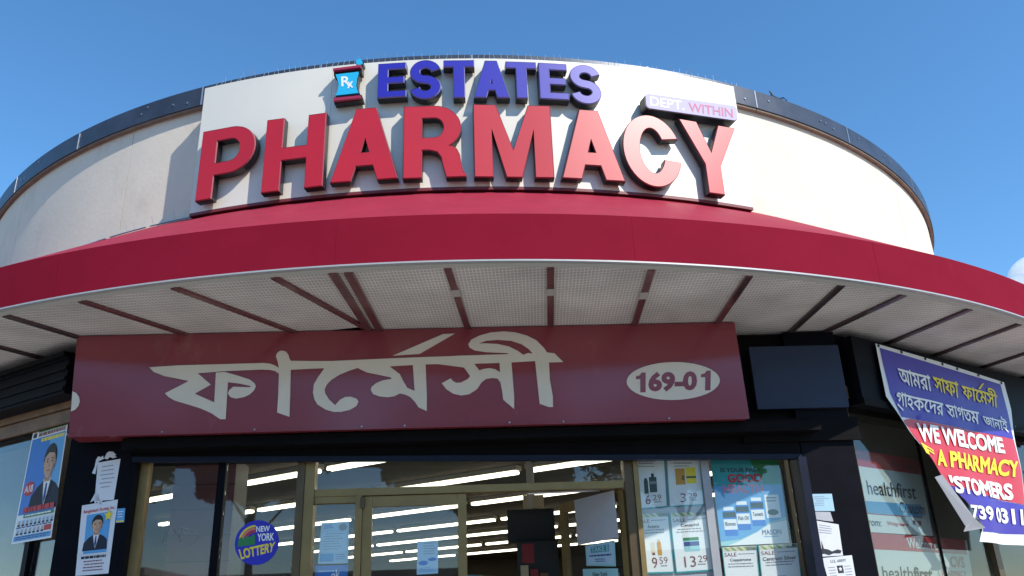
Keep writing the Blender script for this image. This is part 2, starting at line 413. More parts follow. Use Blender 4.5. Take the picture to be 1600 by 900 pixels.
# ------------------------------------------------------------------ the building
bld = thing('pharmacy_building', (C.x, C.y, 0), 'corner shop building with cream stucco drum above a dark glazed storefront', 'building')
def arc_block(r0, r1, t0, t1, z0, z1, n):
    mb = MB(); vs = []; fs = []
    for i in range(n+1):
        t = R_(t0+(t1-t0)*i/n); vs += [cyl(r0, t, z0), cyl(r1, t, z0), cyl(r1, t, z1), cyl(r0, t, z1)]
    for i in range(n):
        for k in range(4): fs.append((i*4+k, i*4+(k+1) % 4, i*4+4+(k+1) % 4, i*4+4+k))
    fs += [(3, 2, 1, 0), (n*4, n*4+1, n*4+2, n*4+3)]
    return mb.add(vs, fs)
seams = [-180, -58, -41.0, -24.8, 12, 46.5, 64, 180]
for a, b in zip(seams, seams[1:]):
    arc_block(R_WALL-.2, R_WALL, a+.03, b-.03, 3.9, Z_CAP0+.05, max(4, int((b-a)/.6))).build('drum_wall_panel', 'stucco', bld)
arc_block(R_WALL-.25, R_WALL-.205, -180, 180, 3.9, Z_CAP0, 120).build('drum_backing', 'seam', bld)
t = -180
ti = 0
while t < 180:
    t2 = min(180, t+(11.2, 13.4, 9.8)[ti % 3]); ti += 1
    s = arc_block(R_CAP-.30, R_CAP, t+.04, t2-.04, Z_CAP0, Z_CAP1, 16).build('coping_section', 'coping', bld)
    arc_block(R_CAP-.05, R_CAP-.012, t+.04, t2-.04, Z_CAP0-.022, Z_CAP0-.001, 8).build('drip_edge', 'coping_lip', s)
    if -60 < t < 70:
        mb = MB()
        for k in range(4):
            th = R_(t+random.uniform(1, t2-t-1)); p = cyl(R_CAP+.004, th, random.uniform(Z_CAP0+.06, Z_CAP1-.05)); e = Vector((math.cos(th), math.sin(th), 0))*.008
            mb.hexa([p-e-Vector((0, 0, .008)), p+e-Vector((0, 0, .008)), p+e+Vector((0, -.006, -.008)), p-e+Vector((0, -.006, -.008)), p-e+Vector((0, 0, .008)), p+e+Vector((0, 0, .008)), p+e+Vector((0, -.006, .008)), p-e+Vector((0, -.006, .008))])
        mb.build('rivet', 'silver', s)
    mb = MB(); th = R_(t2); mb.hexa([cyl(R_CAP+d, th+e, z) for z in (Z_CAP0+.003, Z_CAP1-.003) for d, e in ((-.1, -.0009), (.004, -.0009), (.004, .0009), (-.1, .0009))])
    mb.build('joint_cover', 'silver', s)
    t = t2
mb = MB(); mb.add([cyl(R_CAP-.32, R_(k*3), Z_CAP1-.12) for k in range(120)], [tuple(range(120))]); mb.build('roof', 'concrete', bld)

# shop front: posts, header and shutters
def bbox(name, fr, a0, a1, w0, w1, z0, z1, m, root=bld): return MB().box(fr, a0, a1, w0, w1, z0, z1).build(name, m, root)
bbox('pilaster', front, -.06, .455, .3, .8, 0, 3.79, 'black_metal')
bbox('pilaster', front, 6.10, 6.565, .3, .8, 0, 3.79, 'black_metal')
bbox('header', front, .458, 6.097, .36, .8, 2.84, 3.79, 'black_matte')
sh = bbox('shutter_housing', front, .44, 6.22, .10, .355, 2.86, 2.945, 'black_matte')
mb = MB()
zl, zr = 2.80, 2.665
def slope_z(a): return zl+(zr-zl)*(a-.46)/5.64
mb.hexa([front(.465, .30, zl), front(6.09, .30, zr), front(6.09, .345, zr), front(.465, .345, zl), front(.465, .30, 2.858), front(6.09, .30, 2.858), front(6.09, .345, 2.858), front(.465, .345, 2.858)])
mb.build('shutter_curtain', 'black_matte', sh)
mb = MB(); mb.hexa([front(.465, .285, zl-.012), front(6.09, .285, zr-.012), front(6.09, .35, zr-.012), front(.465, .35, zl-.012), front(.465, .285, zl+.03), front(6.09, .285, zr+.03), front(6.09, .35, zr+.03), front(.465, .35, zl+.03)])
mb.build('bottom_bar', 'navy_metal', sh)
# shutter guide rails
bbox('shutter_rail', front, 6.03, 6.098, .22, .44, 0, 2.66, 'navy_metal')
bbox('shutter_rail', front, .456, .50, .30, .44, 0, 2.79, 'black_metal')
# side walls (window bands) and the rest of the ground floor
def bwall(fr, L):
    bbox('wall_base', fr, .003, L, .1, .4, 0, .7, 'black_metal')
    bbox('wall_head', fr, .003, L, .08, .4, 3.18, 3.79, 'black_matte')
bwall(left, 3.8); bwall(right, 3.8)
LE, RE = left(3.8, .25, 0), right(3.8, .25, 0)
pts = [LE, Vector((-7.6, 14, 0)), Vector((-7.2, 27, 0)), Vector((6.2, 27, 0)), Vector((6.4, 14, 0)), RE]
for p, q in zip(pts, pts[1:]):
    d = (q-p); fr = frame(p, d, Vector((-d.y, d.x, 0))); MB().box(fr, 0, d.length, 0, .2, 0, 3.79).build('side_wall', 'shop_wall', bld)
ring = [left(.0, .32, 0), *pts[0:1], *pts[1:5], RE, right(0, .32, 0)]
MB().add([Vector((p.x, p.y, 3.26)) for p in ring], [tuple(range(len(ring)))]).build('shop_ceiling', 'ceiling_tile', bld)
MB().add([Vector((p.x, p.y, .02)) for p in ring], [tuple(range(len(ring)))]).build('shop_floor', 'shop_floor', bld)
bbox('flat_roof', ID, -7.4, 6.2, 9.5, 26.8, 3.9, 4.05, 'concrete')

def ga(x, y, w_=.45):                                   # pixel on the glazing plane -> (along, height)
    p = on_plane(x, y, front(0, w_, 0), -V_); return (p-O_).dot(U_), p.z
# glazing frames: positions read at mid height
A_J0, A_M1, A_P0, A_P1, A_S0, A_S1, A_D1, A_H, A_M2, A_J1 = .50, 1.17, 1.81, 1.955, 2.30, 2.385, 3.222, 4.57, ga(1109, 800)[0], 6.03
wl = MB().box(front, A_J0, A_J0+.065, .40, .50, .3, 2.84).build('window', 'gold_aluminium', bld)
bbox('mullion', front, A_M1-.03, A_M1+.035, .41, .49, .3, 2.84, 'black_metal', wl)
bbox('sill', front, A_J0+.066, A_P0-.002, .38, .50, .3, .40, 'gold_aluminium', wl)
bbox('pane', front, A_J0+.066, A_M1-.031, .446, .452, .401, 2.84, 'glass', wl)
bbox('pane', front, A_M1+.036, A_P0-.002, .446, .452, .401, 2.84, 'glass', wl)
bbox('sill_wall', front, A_J0, A_P0, .40, .55, 0, .298, 'black_metal')
bbox('sill_wall', front, A_H+.12, A_J1, .40, .55, 0, .298, 'black_metal')
ent = MB().box(front, A_P0, A_P0+.062, .37, .53, 0, 2.84).build('entrance_frame', 'bronze', bld)
bbox('post', front, A_P0+.064, A_P1, .385, .52, 0, 2.84, 'gold_aluminium', ent)
bbox('transom_bar', front, A_P1+.002, A_H-.01, .40, .51, 2.475, 2.535, 'gold_aluminium', ent)
bbox('transom_pane', front, A_P1+.003, A_H-.011, .446, .452, 2.536, 2.84, 'glass', ent)
bbox('post', front, A_S0, A_S1-.03, .40, .51, 0, 2.474, 'gold_aluminium', ent)
bbox('post', front, A_H, A_H+.075, .39, .52, 0, 2.84, 'bronze', ent)
bbox('post', front, A_H+.078, A_H+.12, .37, .50, 0, 2.84, 'gold_aluminium', ent)
bbox('sidelight_rail', front, A_P1+.002, A_S0-.002, .41, .50, 2.42, 2.473, 'gold_aluminium', ent)
bbox('sidelight_pane', front, A_P1+.003, A_S0-.003, .446, .452, .1, 2.419, 'glass', ent)
bbox('threshold', front, A_P1+.003, A_H-.003, .38, .55, .021, .04, 'silver', ent)
def door(fr, L, zt, closer):
    d = MB().box(fr, 0, .078, 0, .05, .05, zt).build('door', 'gold_aluminium', bld)
    bbox('stile', fr, L-.072, L, 0, .05, .05, zt, 'gold_aluminium', d)
    bbox('rail', fr, .08, L-.074, .002, .048, zt-.085, zt, 'gold_aluminium', d)
    bbox('rail', fr, .08, L-.074, .002, .048, .05, .28, 'gold_aluminium', d)
    bbox('pane', fr, .081, L-.075, .022, .028, .281, zt-.086, 'glass', d)
    MB().tube([fr(L-.14, -.05, .9), fr(L-.14, -.05, 1.4)], .014).build('handle', 'silver', d)
    return d
d1 = door(frame(front(A_S1-.027, .425, 0), U_, V_), A_D1-A_S1+.027, 2.468, False)
bbox('hinge', front, A_S1-.045, A_S1-.010, .39, .424, 2.37, 2.46, 'bronze', d1)
hv = (U_*-math.cos(R_(61))+V_*math.sin(R_(61)))
hn = Vector((-hv.y, hv.x, 0)); hn = hn if hn.dot(V_) < 0 else -hn
dfr = frame(front(A_H-.012, .46, 0), hv, -hn)
d2 = door(dfr, .97, 2.468, True)
MB().tube([dfr(.30, -.02, 2.50), front(3.75, .50, 2.462)], .009).build('door_closer_arm', 'silver', d2)
bbox('door_closer', dfr, .12, .42, .052, .11, 2.40, 2.455, 'bronze', d2)
wr = MB().box(front, A_M2-.034, A_M2+.034, .425, .445, .3, 2.84).build('window', 'mullion_grey', bld)
bbox('sill', front, A_H+.121, A_J1-.002, .38, .50, .3, .40, 'gold_aluminium', wr)
bbox('pane', front, A_H+.122, A_M2-.036, .446, .452, .401, 2.84, 'glass', wr)
bbox('pane', front, A_M2+.036, A_J1-.01, .446, .452, .401, 2.84, 'glass', wr)
bbox('jamb', front, A_J1-.008, A_J1+.06, .45, .54, .3, 2.84, 'bronze', wr)
# side windows
ws = MB().box(left, .56, .63, .1, .2, .7, 3.18).build('window', 'black_metal', bld)
bbox('head_trim', left, .01, 3.75, .03, .079, 3.30, 3.42, 'wood_trim', ws)
bbox('head_trim', left, .01, 3.75, .05, .099, 3.18, 3.29, 'wood_trim', ws)
bbox('jamb', left, .01, .07, .1, .2, .7, 3.179, 'black_metal', ws)
bbox('mullion', left, 2.1, 2.17, .1, .2, .7, 3.179, 'black_metal', ws)
for a, b in ((.071, .559), (.631, 2.099), (2.171, 3.78)): bbox('pane', left, a, b, .146, .152, .701, 3.178, 'glass', ws)
wq = MB().box(right, .003, .07, .1, .2, .7, 3.18).build('window', 'bronze', bld)
bbox('head_trim', right, .01, 3.75, .06, .079, 3.19, 3.30, 'wood_trim', wq)
s1_ = (P_RIGHT.at(1452, 780)-CR).dot(DR); s2_ = (P_RIGHT.at(1548, 870)-CR).dot(DR)
bbox('joint', right, s1_-.006, s1_+.006, .135, .165, .7, 3.179, 'black_matte', wq)
bbox('mullion', right, s2_, s2_+.10, .1, .2, .7, 3.179, 'bronze', wq)
for a, b in ((.071, s1_-.007), (s1_+.007, s2_-.001), (s2_+.101, 3.78)): bbox('pane', right, a, b, .146, .152, .701, 3.178, 'glass_tinted', wq)
# roll shutter boxes over the side windows
def shutter_box(fr, a0, a1, w0, z0, z1):
    s = bbox('shutter_box', fr, a0, a1, w0, .078, z0, z1, 'black_metal')
    for k in range(4):
        z = z0+(z1-z0)*(k+.5)/4; bbox('rib', fr, a0+.002, a1-.002, w0-.018, w0-.001, z-.02, z+.015, 'black_metal', s)
    bbox('lip', fr, a0+.002, a1+.01, w0-.06, w0-.001, z1-.045, z1-.005, 'black_matte', s)
shutter_box(left, -.02, 3.7, -.14, 3.36, 3.72)
s = bbox('shutter_box', right, .06, 3.7, -.072, .078, 3.12, 3.74, 'black_metal')
bbox('lip', right, .055, 3.7, -.085, -.0735, 3.10, 3.17, 'black_matte', s)
b0, b1 = ga(1170, 543, .25), ga(1325, 635, .25)
s = bbox('fascia_box', front, 5.757, 6.566, .25, .298, 3.083, 3.648, 'bluegrey_metal')
s = bbox('beam', front, 5.6, 6.62, .262, .297, 2.80, 3.0, 'black_matte')

# ------------------------------------------------------------------ awning
aw = thing('awning', (C.x, C.y-R_AWN, Z_SOF), 'wide curved dark red awning wrapping the round corner above the storefront', 'awning')
def arc_sheet(r0, z0, r1, z1, t0, t1, n, th=.008):
    vs = []; fs = []
    nrm = Vector((z1-z0, 0, -(r1-r0))); nrm.normalize()
    for i in range(n+1):
        t = R_(t0+(t1-t0)*i/n)
        for d in (0, -th): vs += [cyl(r0+nrm.x*d, t, z0+nrm.z*d), cyl(r1+nrm.x*d, t, z1+nrm.z*d)]
    for i in range(n):
        a, b = i*4, i*4+4
        fs += [(a, b, b+1, a+1), (a+2, a+3, b+3, b+2), (a, a+2, b+2, b), (a+1, b+1, b+3, a+3)]
    fs += [(0, 1, 3, 2), (n*4, n*4+2, n*4+3, n*4+1)]
    return MB().add(vs, fs)
for a, b in ((-112, -48), (-48, -3.2), (-3.2, 24), (24, 60), (60, 112)):
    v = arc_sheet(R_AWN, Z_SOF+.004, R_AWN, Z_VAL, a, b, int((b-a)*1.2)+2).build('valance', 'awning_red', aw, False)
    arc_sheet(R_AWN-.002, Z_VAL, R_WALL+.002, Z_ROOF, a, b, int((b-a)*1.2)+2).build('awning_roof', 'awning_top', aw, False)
for t_ in (-84, -60, -42, -29, -17.5, -3.2, 10.5, 24, 38, 52, 66, 90):
    sm = arc_block(R_AWN-.002, R_AWN+.0012, t_-.05, t_+.05, Z_SOF+.006, Z_VAL-.002, 2).build('seam', 'awning_red', aw)
arc_block(R_AWN-.03, R_AWN+.006, -112, 112, Z_SOF-.009, Z_SOF+.003, 220).build('edge_trim', 'trim_white', aw)
arc_block(R_AWN-.10, R_AWN-.032, -112, 112, Z_SOF-.012, Z_SOF+.003, 220).build('edge_channel', 'lamp_housing', aw)
ribs = [(-36.5, 29, 1.1, 1), (-31.5, 29, 1.1, 1), (-26.45, 28, 1.2, 1), (-21.43, 27, 1.25, 1), (-16.54, 29.1, 1.25, 1), (-11.38, 29.2, 1.32, 1), (-6.34, 21.2, 1.24, 1), (-3.17, 1.4, 1.275, 2), (1.79, 2.7, 1.5, 1), (6.57, 1.7, 1.5, 1),
        (11.45, 1.1, 1.6, 1), (16.55, -.7, 1.7, 1), (22.0, -3.5, 1.44, 1), (26.28, -21.4, 1.36, 1), (31.77, -20.5, 1.5, 1), (37.13, -20.9, 1.6, 1), (43.3, -21, 1.5, 1), (49.5, -21, 1.4, 1), (56, -24, 1.4, 1), (62, -30, 1.4, 1)]
RI = R_AWN-.10
ends = []
for th, az, L, k in ribs:
    A = cyl(RI, R_(th), Z_SOF-.004); B = A+Vector((math.sin(R_(az)), math.cos(R_(az)), 0))*L; ends.append((A, B))
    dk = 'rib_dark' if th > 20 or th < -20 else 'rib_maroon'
    if k == 2:
        off = Vector((.055, 0, 0))
        for sg in (-1, 1): MB().bar(A+off*sg, B+off*sg*.8, .06, .04).build('frame_rib', dk, aw)
    else:
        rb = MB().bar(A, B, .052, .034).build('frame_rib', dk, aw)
        if 0 < th < 13: MB().bar(A+(B-A)*.27, A+(B-A)*.36, .066, .038).build('reflection_patch', 'rib_reflection', rb)  # pale patch paints the bright reflection seen on these ribs
for (e0, e1), r0, r1 in zip(zip(ends, ends[1:]), ribs, ribs[1:]):
    arc = [cyl(RI+.02, R_(r0[0]+(r1[0]-r0[0])*k/6), Z_SOF) for k in range(7)]
    poly = arc+[Vector((e1[1].x, e1[1].y, Z_SOF)), Vector((e0[1].x, e0[1].y, Z_SOF))]
    MB().slab([poly], Vector((0, 0, .012))).build('mesh_panel', 'wire_mesh_panel', aw)
arc_block(6.0, R_AWN-.05, -112, 112, Z_SOF+.03, Z_SOF+.05, 120).build('soffit_backing', 'black_matte', aw)

# ------------------------------------------------------------------ curved sign panel with its channel letters
TP0, TP1 = -16.55, 23.2
ZP0, ZP1 = 5.035, 6.41
pan = thing('curved_signboard', tuple(cyl(R_PANEL, R_(3.3), ZP0)), 'large curved off-white signboard on the drum behind the raised letters', 'sign')
for k in range(4):
    a = TP0+(TP1-TP0)*k/4; b = TP0+(TP1-TP0)*(k+1)/4
    arc_block(R_PANEL-.04, R_PANEL, a+.008, b-.008, ZP0, ZP1, 40).build('face_sheet', 'panel_white', pan, False)
arc_block(R_WALL+.002, R_PANEL-.042, TP0+.05, TP1-.05, ZP0+.012, ZP1-.004, 60).build('return_box', 'panel_white', pan)
arc_block(R_WALL+.002, R_PANEL+.004, TP0, TP1, ZP0-.03, ZP0-.001, 60).build('bottom_trim', 'panel_edge', pan)

def arcp(cx, cy, rx, ry, a0, a1, n=12): return [(cx+rx*math.cos(R_(a0+(a1-a0)*k/n)), cy+ry*math.sin(R_(a0+(a1-a0)*k/n))) for k in range(n+1)]
def stroke(pts, t):
    L, Rr = [], []
    for i, p in enumerate(pts):
        q0, q1 = pts[max(i-1, 0)], pts[min(i+1, len(pts)-1)]; dx, dy = q1[0]-q0[0], q1[1]-q0[1]; n = math.hypot(dx, dy)
        L.append((p[0]-dy/n*t/2, p[1]+dx/n*t/2)); Rr.append((p[0]+dy/n*t/2, p[1]-dx/n*t/2))
    return L+Rr[::-1]
def glyph(ch, W, H, t, th):
    if ch == 'E': return [[(0, 0), (W, 0), (W, th), (t, th), (t, .5*H-th/2), (W*.92, .5*H-th/2), (W*.92, .5*H+th/2), (t, .5*H+th/2), (t, H-th), (W*.98, H-th), (W*.98, H), (0, H)]]
    if ch == 'T': return [[(W/2-t/2, 0), (W/2+t/2, 0), (W/2+t/2, H-th), (W, H-th), (W, H), (0, H), (0, H-th), (W/2-t/2, H-th)]]
    if ch == 'H': return [[(0, 0), (t, 0), (t, .41*H), (W-t, .41*H), (W-t, 0), (W, 0), (W, H), (W-t, H), (W-t, .41*H+th), (t, .41*H+th), (t, H), (0, H)]]
    if ch == 'A':
        ap = t*.56; k = (W/2-ap)/H; t2 = t*1.10; b0, b1 = .20*H, .20*H+th*1.05
        hole = [(t2+k*b1, b1), (W-t2-k*b1, b1), (W/2, (W/2-t2)/k)]
        return [[(0, 0), (t2, 0), (t2+k*b0, b0), (W-t2-k*b0, b0), (W-t2, 0), (W, 0), (W/2+ap, H), (W/2-ap, H)], hole]
    if ch == 'M':
        return [[(0, 0), (t, 0), (t, .66*H), (W/2-t*.42, 0), (W/2+t*.42, 0), (W-t, .66*H), (W-t, 0), (W, 0), (W, H), (W-t*1.25, H), (W/2, .36*H), (t*1.25, H), (0, H)]]
    if ch == 'Y':
        return [[(W/2-t/2, 0), (W/2+t/2, 0), (W/2+t/2, .40*H), (W, H), (W-t*1.12, H), (W/2, .57*H), (t*1.12, H), (0, H), (W/2-t/2, .40*H)]]
    if ch == 'P':
        y0 = .33*H; ry = (H-y0)/2; x1 = W-ry*1.02
        return [[(0, 0), (t, 0), (t, y0)]+arcp(x1, y0+ry, W-x1, ry, -90, 90, 16)+[(0, H)], [(t, y0+th)]+arcp(x1, y0+ry, W-x1-t*.96, ry-th, -90, 90, 12)+[(t, H-th)]]
    if ch == 'R':
        y0 = .38*H; ry = (H-y0)/2; Wb = W*.93; x1 = Wb-ry*1.02
        bowl = arcp(x1, y0+ry, Wb-x1, ry, -58, 90, 14)
        return [[(0, 0), (t, 0), (t, y0), (.42*W, y0), (.55*W, y0-.03*H), (.62*W, y0-.11*H), (.645*W, .16*H), (.70*W, 0), (W, 0), (W, .035*H), (.955*W, .07*H), (.93*W, .16*H), (.905*W, .30*H), (.86*W, .38*H), (.79*W, .425*H)]+bowl+[(0, H)],
                [(t, y0+th*.98)]+arcp(x1, y0+ry, Wb-x1-t*.94, ry-th, -90, 90, 12)+[(t, H-th)]]
    if ch == 'C':
        rx, ry = W/2, H/2
        o = arcp(rx, ry, rx, ry, 24, 344, 40); i = arcp(rx, ry, rx-t, ry-th*1.05, 338, 32, 32)
        return [o+i]
    if ch == 'S':
        rx = (W-t)/2; ry = (H-th)/4
        c = arcp(W/2, H-th/2-ry, rx, ry, 12, 180, 14)+arcp(W/2, H-th/2-ry, rx, ry, 190, 250, 5)+[(W/2, H/2)]+arcp(W/2, th/2+ry, rx, ry, 70, 10, 5)+arcp(W/2, th/2+ry, rx, ry, 0, -168, 14)
        return [stroke(c, (t+th)/2)]
def offset_loop(L, d):
    n = len(L); ar = sum(L[i][0]*L[(i+1) % n][1]-L[(i+1) % n][0]*L[i][1] for i in range(n)); sg = 1 if ar > 0 else -1
    out = []
    for i in range(n):
        p0, p, p1 = L[i-1], L[i], L[(i+1) % n]
        def nr(a, b):
            x, y = b[1]-a[1], -(b[0]-a[0]); m_ = math.hypot(x, y) or 1; return x/m_*sg, y/m_*sg
        a, b = nr(p0, p), nr(p, p1); x, y = a[0]+b[0], a[1]+b[1]; m_ = x*x+y*y
        k = d*min(2/m_, 2.2) if m_ > 1e-6 else 0
        out.append((p[0]+x*k, p[1]+y*k))
    return out
R_LET = 7.86
def tangent(th, r=R_LET):
    n = Vector((math.sin(th), -math.cos(th), 0)); e = Vector((math.cos(th), math.sin(th), 0)); return cyl(r, th, 0), e, n
def theta_at(x, y, r=R_LET):
    d = ray(x, y); o = EYE-C; a = d.x**2+d.y**2; b = o.x*d.x+o.y*d.y; c = o.x**2+o.y**2-r*r
    p = EYE+d*((-b-math.sqrt(b*b-a*c))/a); return math.atan2(p.x-C.x, C.y-p.y), p.z
def channel_letter(ch, x0, x1, xm, ym, z0, z1, face, trim, tfrac, thfrac, label, group, depth=.08):
    th, _ = theta_at(xm, ym); P, e, n = tangent(th)
    s0 = (on_plane(*x0, P, n)-P).dot(e); s1 = (on_plane(*x1, P, n)-P).dot(e)
    W, H = s1-s0, z1-z0
    loops = glyph(ch, W, H, tfrac*H, thfrac*H)
    root = thing('channel_letter', tuple(P+e*((s0+s1)/2)+Vector((0, 0, z0))-n*depth), label, 'sign letter', group)
    def T(p, d): return P+e*(s0+p[0])+Vector((0, 0, z0+p[1]))+n*d
    MB().slab([[T(p, -.004) for p in L] for L in loops], n*.004).build('face', face, root)
    big = [offset_loop(L, .007) if i == 0 else offset_loop(L, -.007) for i, L in enumerate(loops)]
    mb = MB(); tr = MB()
    for L, B in zip(loops, big):
        k = len(L)
        mb.add([T(p, -.012) for p in B]+[T(p, -depth) for p in B], [(i, (i+1) % k, k+(i+1) % k, k+i) for i in range(k)])
        tr.add([T(p, .002) for p in L]+[T(p, -.011) for p in B], [(i, (i+1) % k, k+(i+1) % k, k+i) for i in range(k)])
    mb.build('return', 'letter_return', root); tr.build('trim_cap', trim, root)
    MB().slab([[T(p, -depth-.004) for p in L] for L in big], n*.003).build('back_plate', 'letter_return', root)
    mb = MB()
    for k in range(3):
        p = loops[0][(k*len(loops[0]))//3]; q = T((p[0]*.8+W*.1, p[1]*.8+H*.1), -depth); mb.tube([q, q-n*(R_LET-depth-R_PANEL)*.98], .008, 5)
    mb.build('stand_off', 'silver', root)
    return root
RED = [('P', (311.5, 260), (397, 235), 352, 250), ('H', (413, 244), (505.5, 234), 459, 240), ('A', (516.6, 284.8), (620, 277), 570, 225), ('R', (631, 222), (727.3, 274), 678, 222), ('M', (741.3, 219), (862, 219), 802, 219),
       ('A', (880.2, 276.8), (976.6, 284.6), 925, 228), ('C', (975, 235), (1065, 245), 1020, 238), ('Y', (1062, 188.2), (1147.7, 200.6), 1108, 245)]
ords = ['first', 'second', 'third', 'fourth', 'fifth', 'sixth', 'seventh', 'eighth']
ZR0, ZR1 = [], []
def zt(px, py, xm, ym):
    th, _ = theta_at(xm, ym); P, e, n = tangent(th); return on_plane(px, py, P, n).z
zb = [zt(309.3, 312.8, 352, 250), zt(409.8, 300.3, 459, 240), zt(516.6, 284.8, 570, 225), zt(631.7, 278, 678, 222), zt(743.3, 275.3, 802, 219), zt(880, 276.8, 925, 228), zt(1040, 292.4, 1020, 238), zt(1107, 300, 1108, 245)]
zp = [zt(319.6, 206, 352, 250), zt(416, 188.3, 459, 240), zt(570, 169.5, 570, 225), zt(630, 167, 678, 222), zt(739.3, 163.3, 802, 219), zt(920, 172.3, 925, 228), zt(1018.6, 181, 1020, 238), zt(1147.7, 200.6, 1108, 245)]
0 and print('letters z', [round(x, 3) for x in zb], [round(x, 3) for x in zp])
for i, (ch, x0, x1, xm, ym) in enumerate(RED):
    channel_letter(ch, x0, x1, xm, ym, zb[i], zp[i], 'letter_red', 'letter_trim', .213, .168, 'big red raised letter %s, %s letter of the large lower word' % (ch, ords[i]), 'red letters of the big sign')
BLUE = [('E', (591, 125), (634, 122), 613, 125, 151, 98.8), ('S', (640, 125), (689, 125), 665, 125, 152.5, 95), ('T', (693.7, 98), (740, 98), 718, 125, 151.5, 94.3), ('A', (741.8, 151.5), (795.6, 151.5), 768, 125, 151.5, 95), ('T', (791, 100), (836.6, 100), 816, 125, 152.4, 97),
        ('E', (843.5, 127), (887, 127), 866, 127, 154, 99.5), ('S', (891, 131), (939.3, 131), 915, 131, 160.2, 102.7)]
for i, (ch, x0, x1, xm, ym, yb, yt) in enumerate(BLUE):
    channel_letter(ch, x0, x1, xm, ym, zt(xm, yb, xm, ym), zt(xm, yt, xm, ym), 'letter_blue', 'letter_trim_blue', .235, .168, 'blue raised letter %s, %s letter of the smaller upper word' % (ch, ords[i]), 'blue letters of the big sign', .09)

# mortar and pestle sign
th, _ = theta_at(545, 132); Pm, em, nm = tangent(th)
pm = Plane(Pm, nm)
mo = thing('mortar_sign', tuple(pm.at(545, 160)-nm*.095), 'small cyan and red mortar and pestle sign with white Rx', 'sign')
def msh(name, pts, m, d0, d1): return MB().slab([[pm.at(x, y, d1) for x, y in pts]], nm*(d0-d1)).build(name, m, mo)
body = [(524.2, 116.3), (560, 112), (557, 122), (555.8, 132), (557, 138), (560.5, 145), (524.5, 149), (528, 140), (529, 133), (527.5, 125)]
msh('bowl', body, 'mortar_cyan', 0, -.02); msh('bowl_return', [(x+(1 if x > 542 else -1)*1.2, y) for x, y in body], 'letter_return', -.021, -.095)
msh('rim_band', [(521, 108), (564, 102.5), (564, 106), (521, 111.5)], 'mortar_red', .012, -.02); msh('rim_return', [(520.5, 107), (564.5, 101.5), (564.5, 112), (520.5, 116)], 'letter_return', -.021, -.095)
msh('base_band', [(521.5, 154), (563.5, 149.8), (564.5, 153.8), (521.5, 158.8)], 'mortar_red', .012, -.02); msh('base_return', [(521, 150), (564, 146), (566, 154.5), (521, 160)], 'letter_return', -.021, -.095)
msh('pestle', [(560.5+5*math.cos(R_(k*30)), 95.5+5*math.sin(R_(k*30))) for k in range(12)], 'mortar_cyan', -.01, -.03)
msh('pestle_return', [(560.8+6*math.cos(R_(k*30)), 96+6*math.sin(R_(k*30))) for k in range(12)], 'letter_return', -.031, -.095)
pm.text('R', [(533, 120), (547.5, 118.5), (548, 134), (533.5, 135.2)], 'print_white', mo, .002, .02)
pm.text('x', [(542.5, 128), (552, 127), (552, 137), (542.5, 138.5)], 'print_white', mo, .0035, .02)

# DEPT WITHIN box sign
th, _ = theta_at(1080, 167, 7.89); Pd, ed, nd = tangent(th, 7.89)
pdp = Plane(Pd, nd)
dp = thing('box_sign', tuple(pdp.at(1080, 177)-nd*.12), 'pale lilac box sign with the words DEPT. WITHIN above the letter Y', 'sign')
def rounded(q, r=.14, ra=None):
    out = []
    ra = ra or r*.16
    for (ca, cb, t0) in ((ra, r, 180), (1-ra, r, 270), (1-ra, 1-r, 0), (ra, 1-r, 90)):
        for k in range(5):
            t = R_(t0+k*22.5); out.append(sub(q, ca+ra*math.cos(t), cb+r*math.sin(t), 0, 0)[0])
    return out
dq = [(1008.6, 145.3), (1150.6, 166.2), (1152, 188.6), (1010, 168.2)]
MB().slab([[pdp.at(x, y, -.006) for x, y in rounded(dq, .25)]], nd*.006).build('face', 'dept_face', dp)
MB().slab([[pdp.at(x, y, -.12) for x, y in rounded(sub(dq, -.006, -.045, 1.006, 1.045), .25)]], nd*.113).build('housing', 'letter_return', dp)
pdp.text('DEPT.', sub(dq, .045, .20, .42, .82), 'print_white', dp, .002, .012)
pdp.text('WITHIN', sub(dq, .47, .22, .955, .84), 'dept_pink', dp, .002, .012)

# ------------------------------------------------------------------ bird spikes, scrap on the coping
def spike_strip(t0, t1, r, z, h, label, sp=1.0):
    P = cyl(r, R_((t0+t1)/2), z); root = thing('bird_spike_strip', tuple(P), label, 'bird spikes', 'strips of bird spikes')
    arc_block(r-.008, r+.008, t0, t1, z, z+.006, 4).build('base_strip', 'spike', root)
    n = max(2, int((t1-t0)*R_(1)*r/(.055*sp))); mb = MB()
    for k in range(n):
        t = R_(t0+(t1-t0)*(k+.5)/n); b = cyl(r, t, z+.006)
        tip = cyl(r+random.choice((-.03, 0, .045))+random.uniform(-.01, .01), t+random.uniform(-.003, .003), z+h*random.uniform(.8, 1.1)); mb.tube([b, tip], [.0022, .0016], 4)
    mb.build('spikes', 'spike', root)
npl = 10
for k in range(npl):
    a = TP0+.4+(TP1-TP0-.8)*k/npl; b = TP0+.4+(TP1-TP0-.8)*(k+1)/npl
    spike_strip(a+.06, b-.06, R_PANEL-.03, ZP1, .10, 'bird spikes on the signboard top edge, %s of ten strips from the left' % (ords+['ninth', 'tenth'])[k])
for k, (a, b) in enumerate(((-29, -25.6), (-25.2, -21.6), (-21.2, -17.2))):
    spike_strip(a, b, R_WALL+.05, Z_ROOF-.02, .10, 'sparse bird spikes along the awning top, %s strip left of the signboard' % ('farthest', 'middle', 'nearest')[k], 1.5)
spike_strip(24.0, 25.2, R_CAP-.06, Z_CAP1, .11, 'few splayed bird spikes on the grey coping right of the sign panel', .8)
mb = MB(); th0, _z = theta_at(1215, 153, R_CAP); b = cyl(R_CAP-.03, th0, Z_CAP1-.005); e = Vector((math.cos(th0), math.sin(th0), 0))
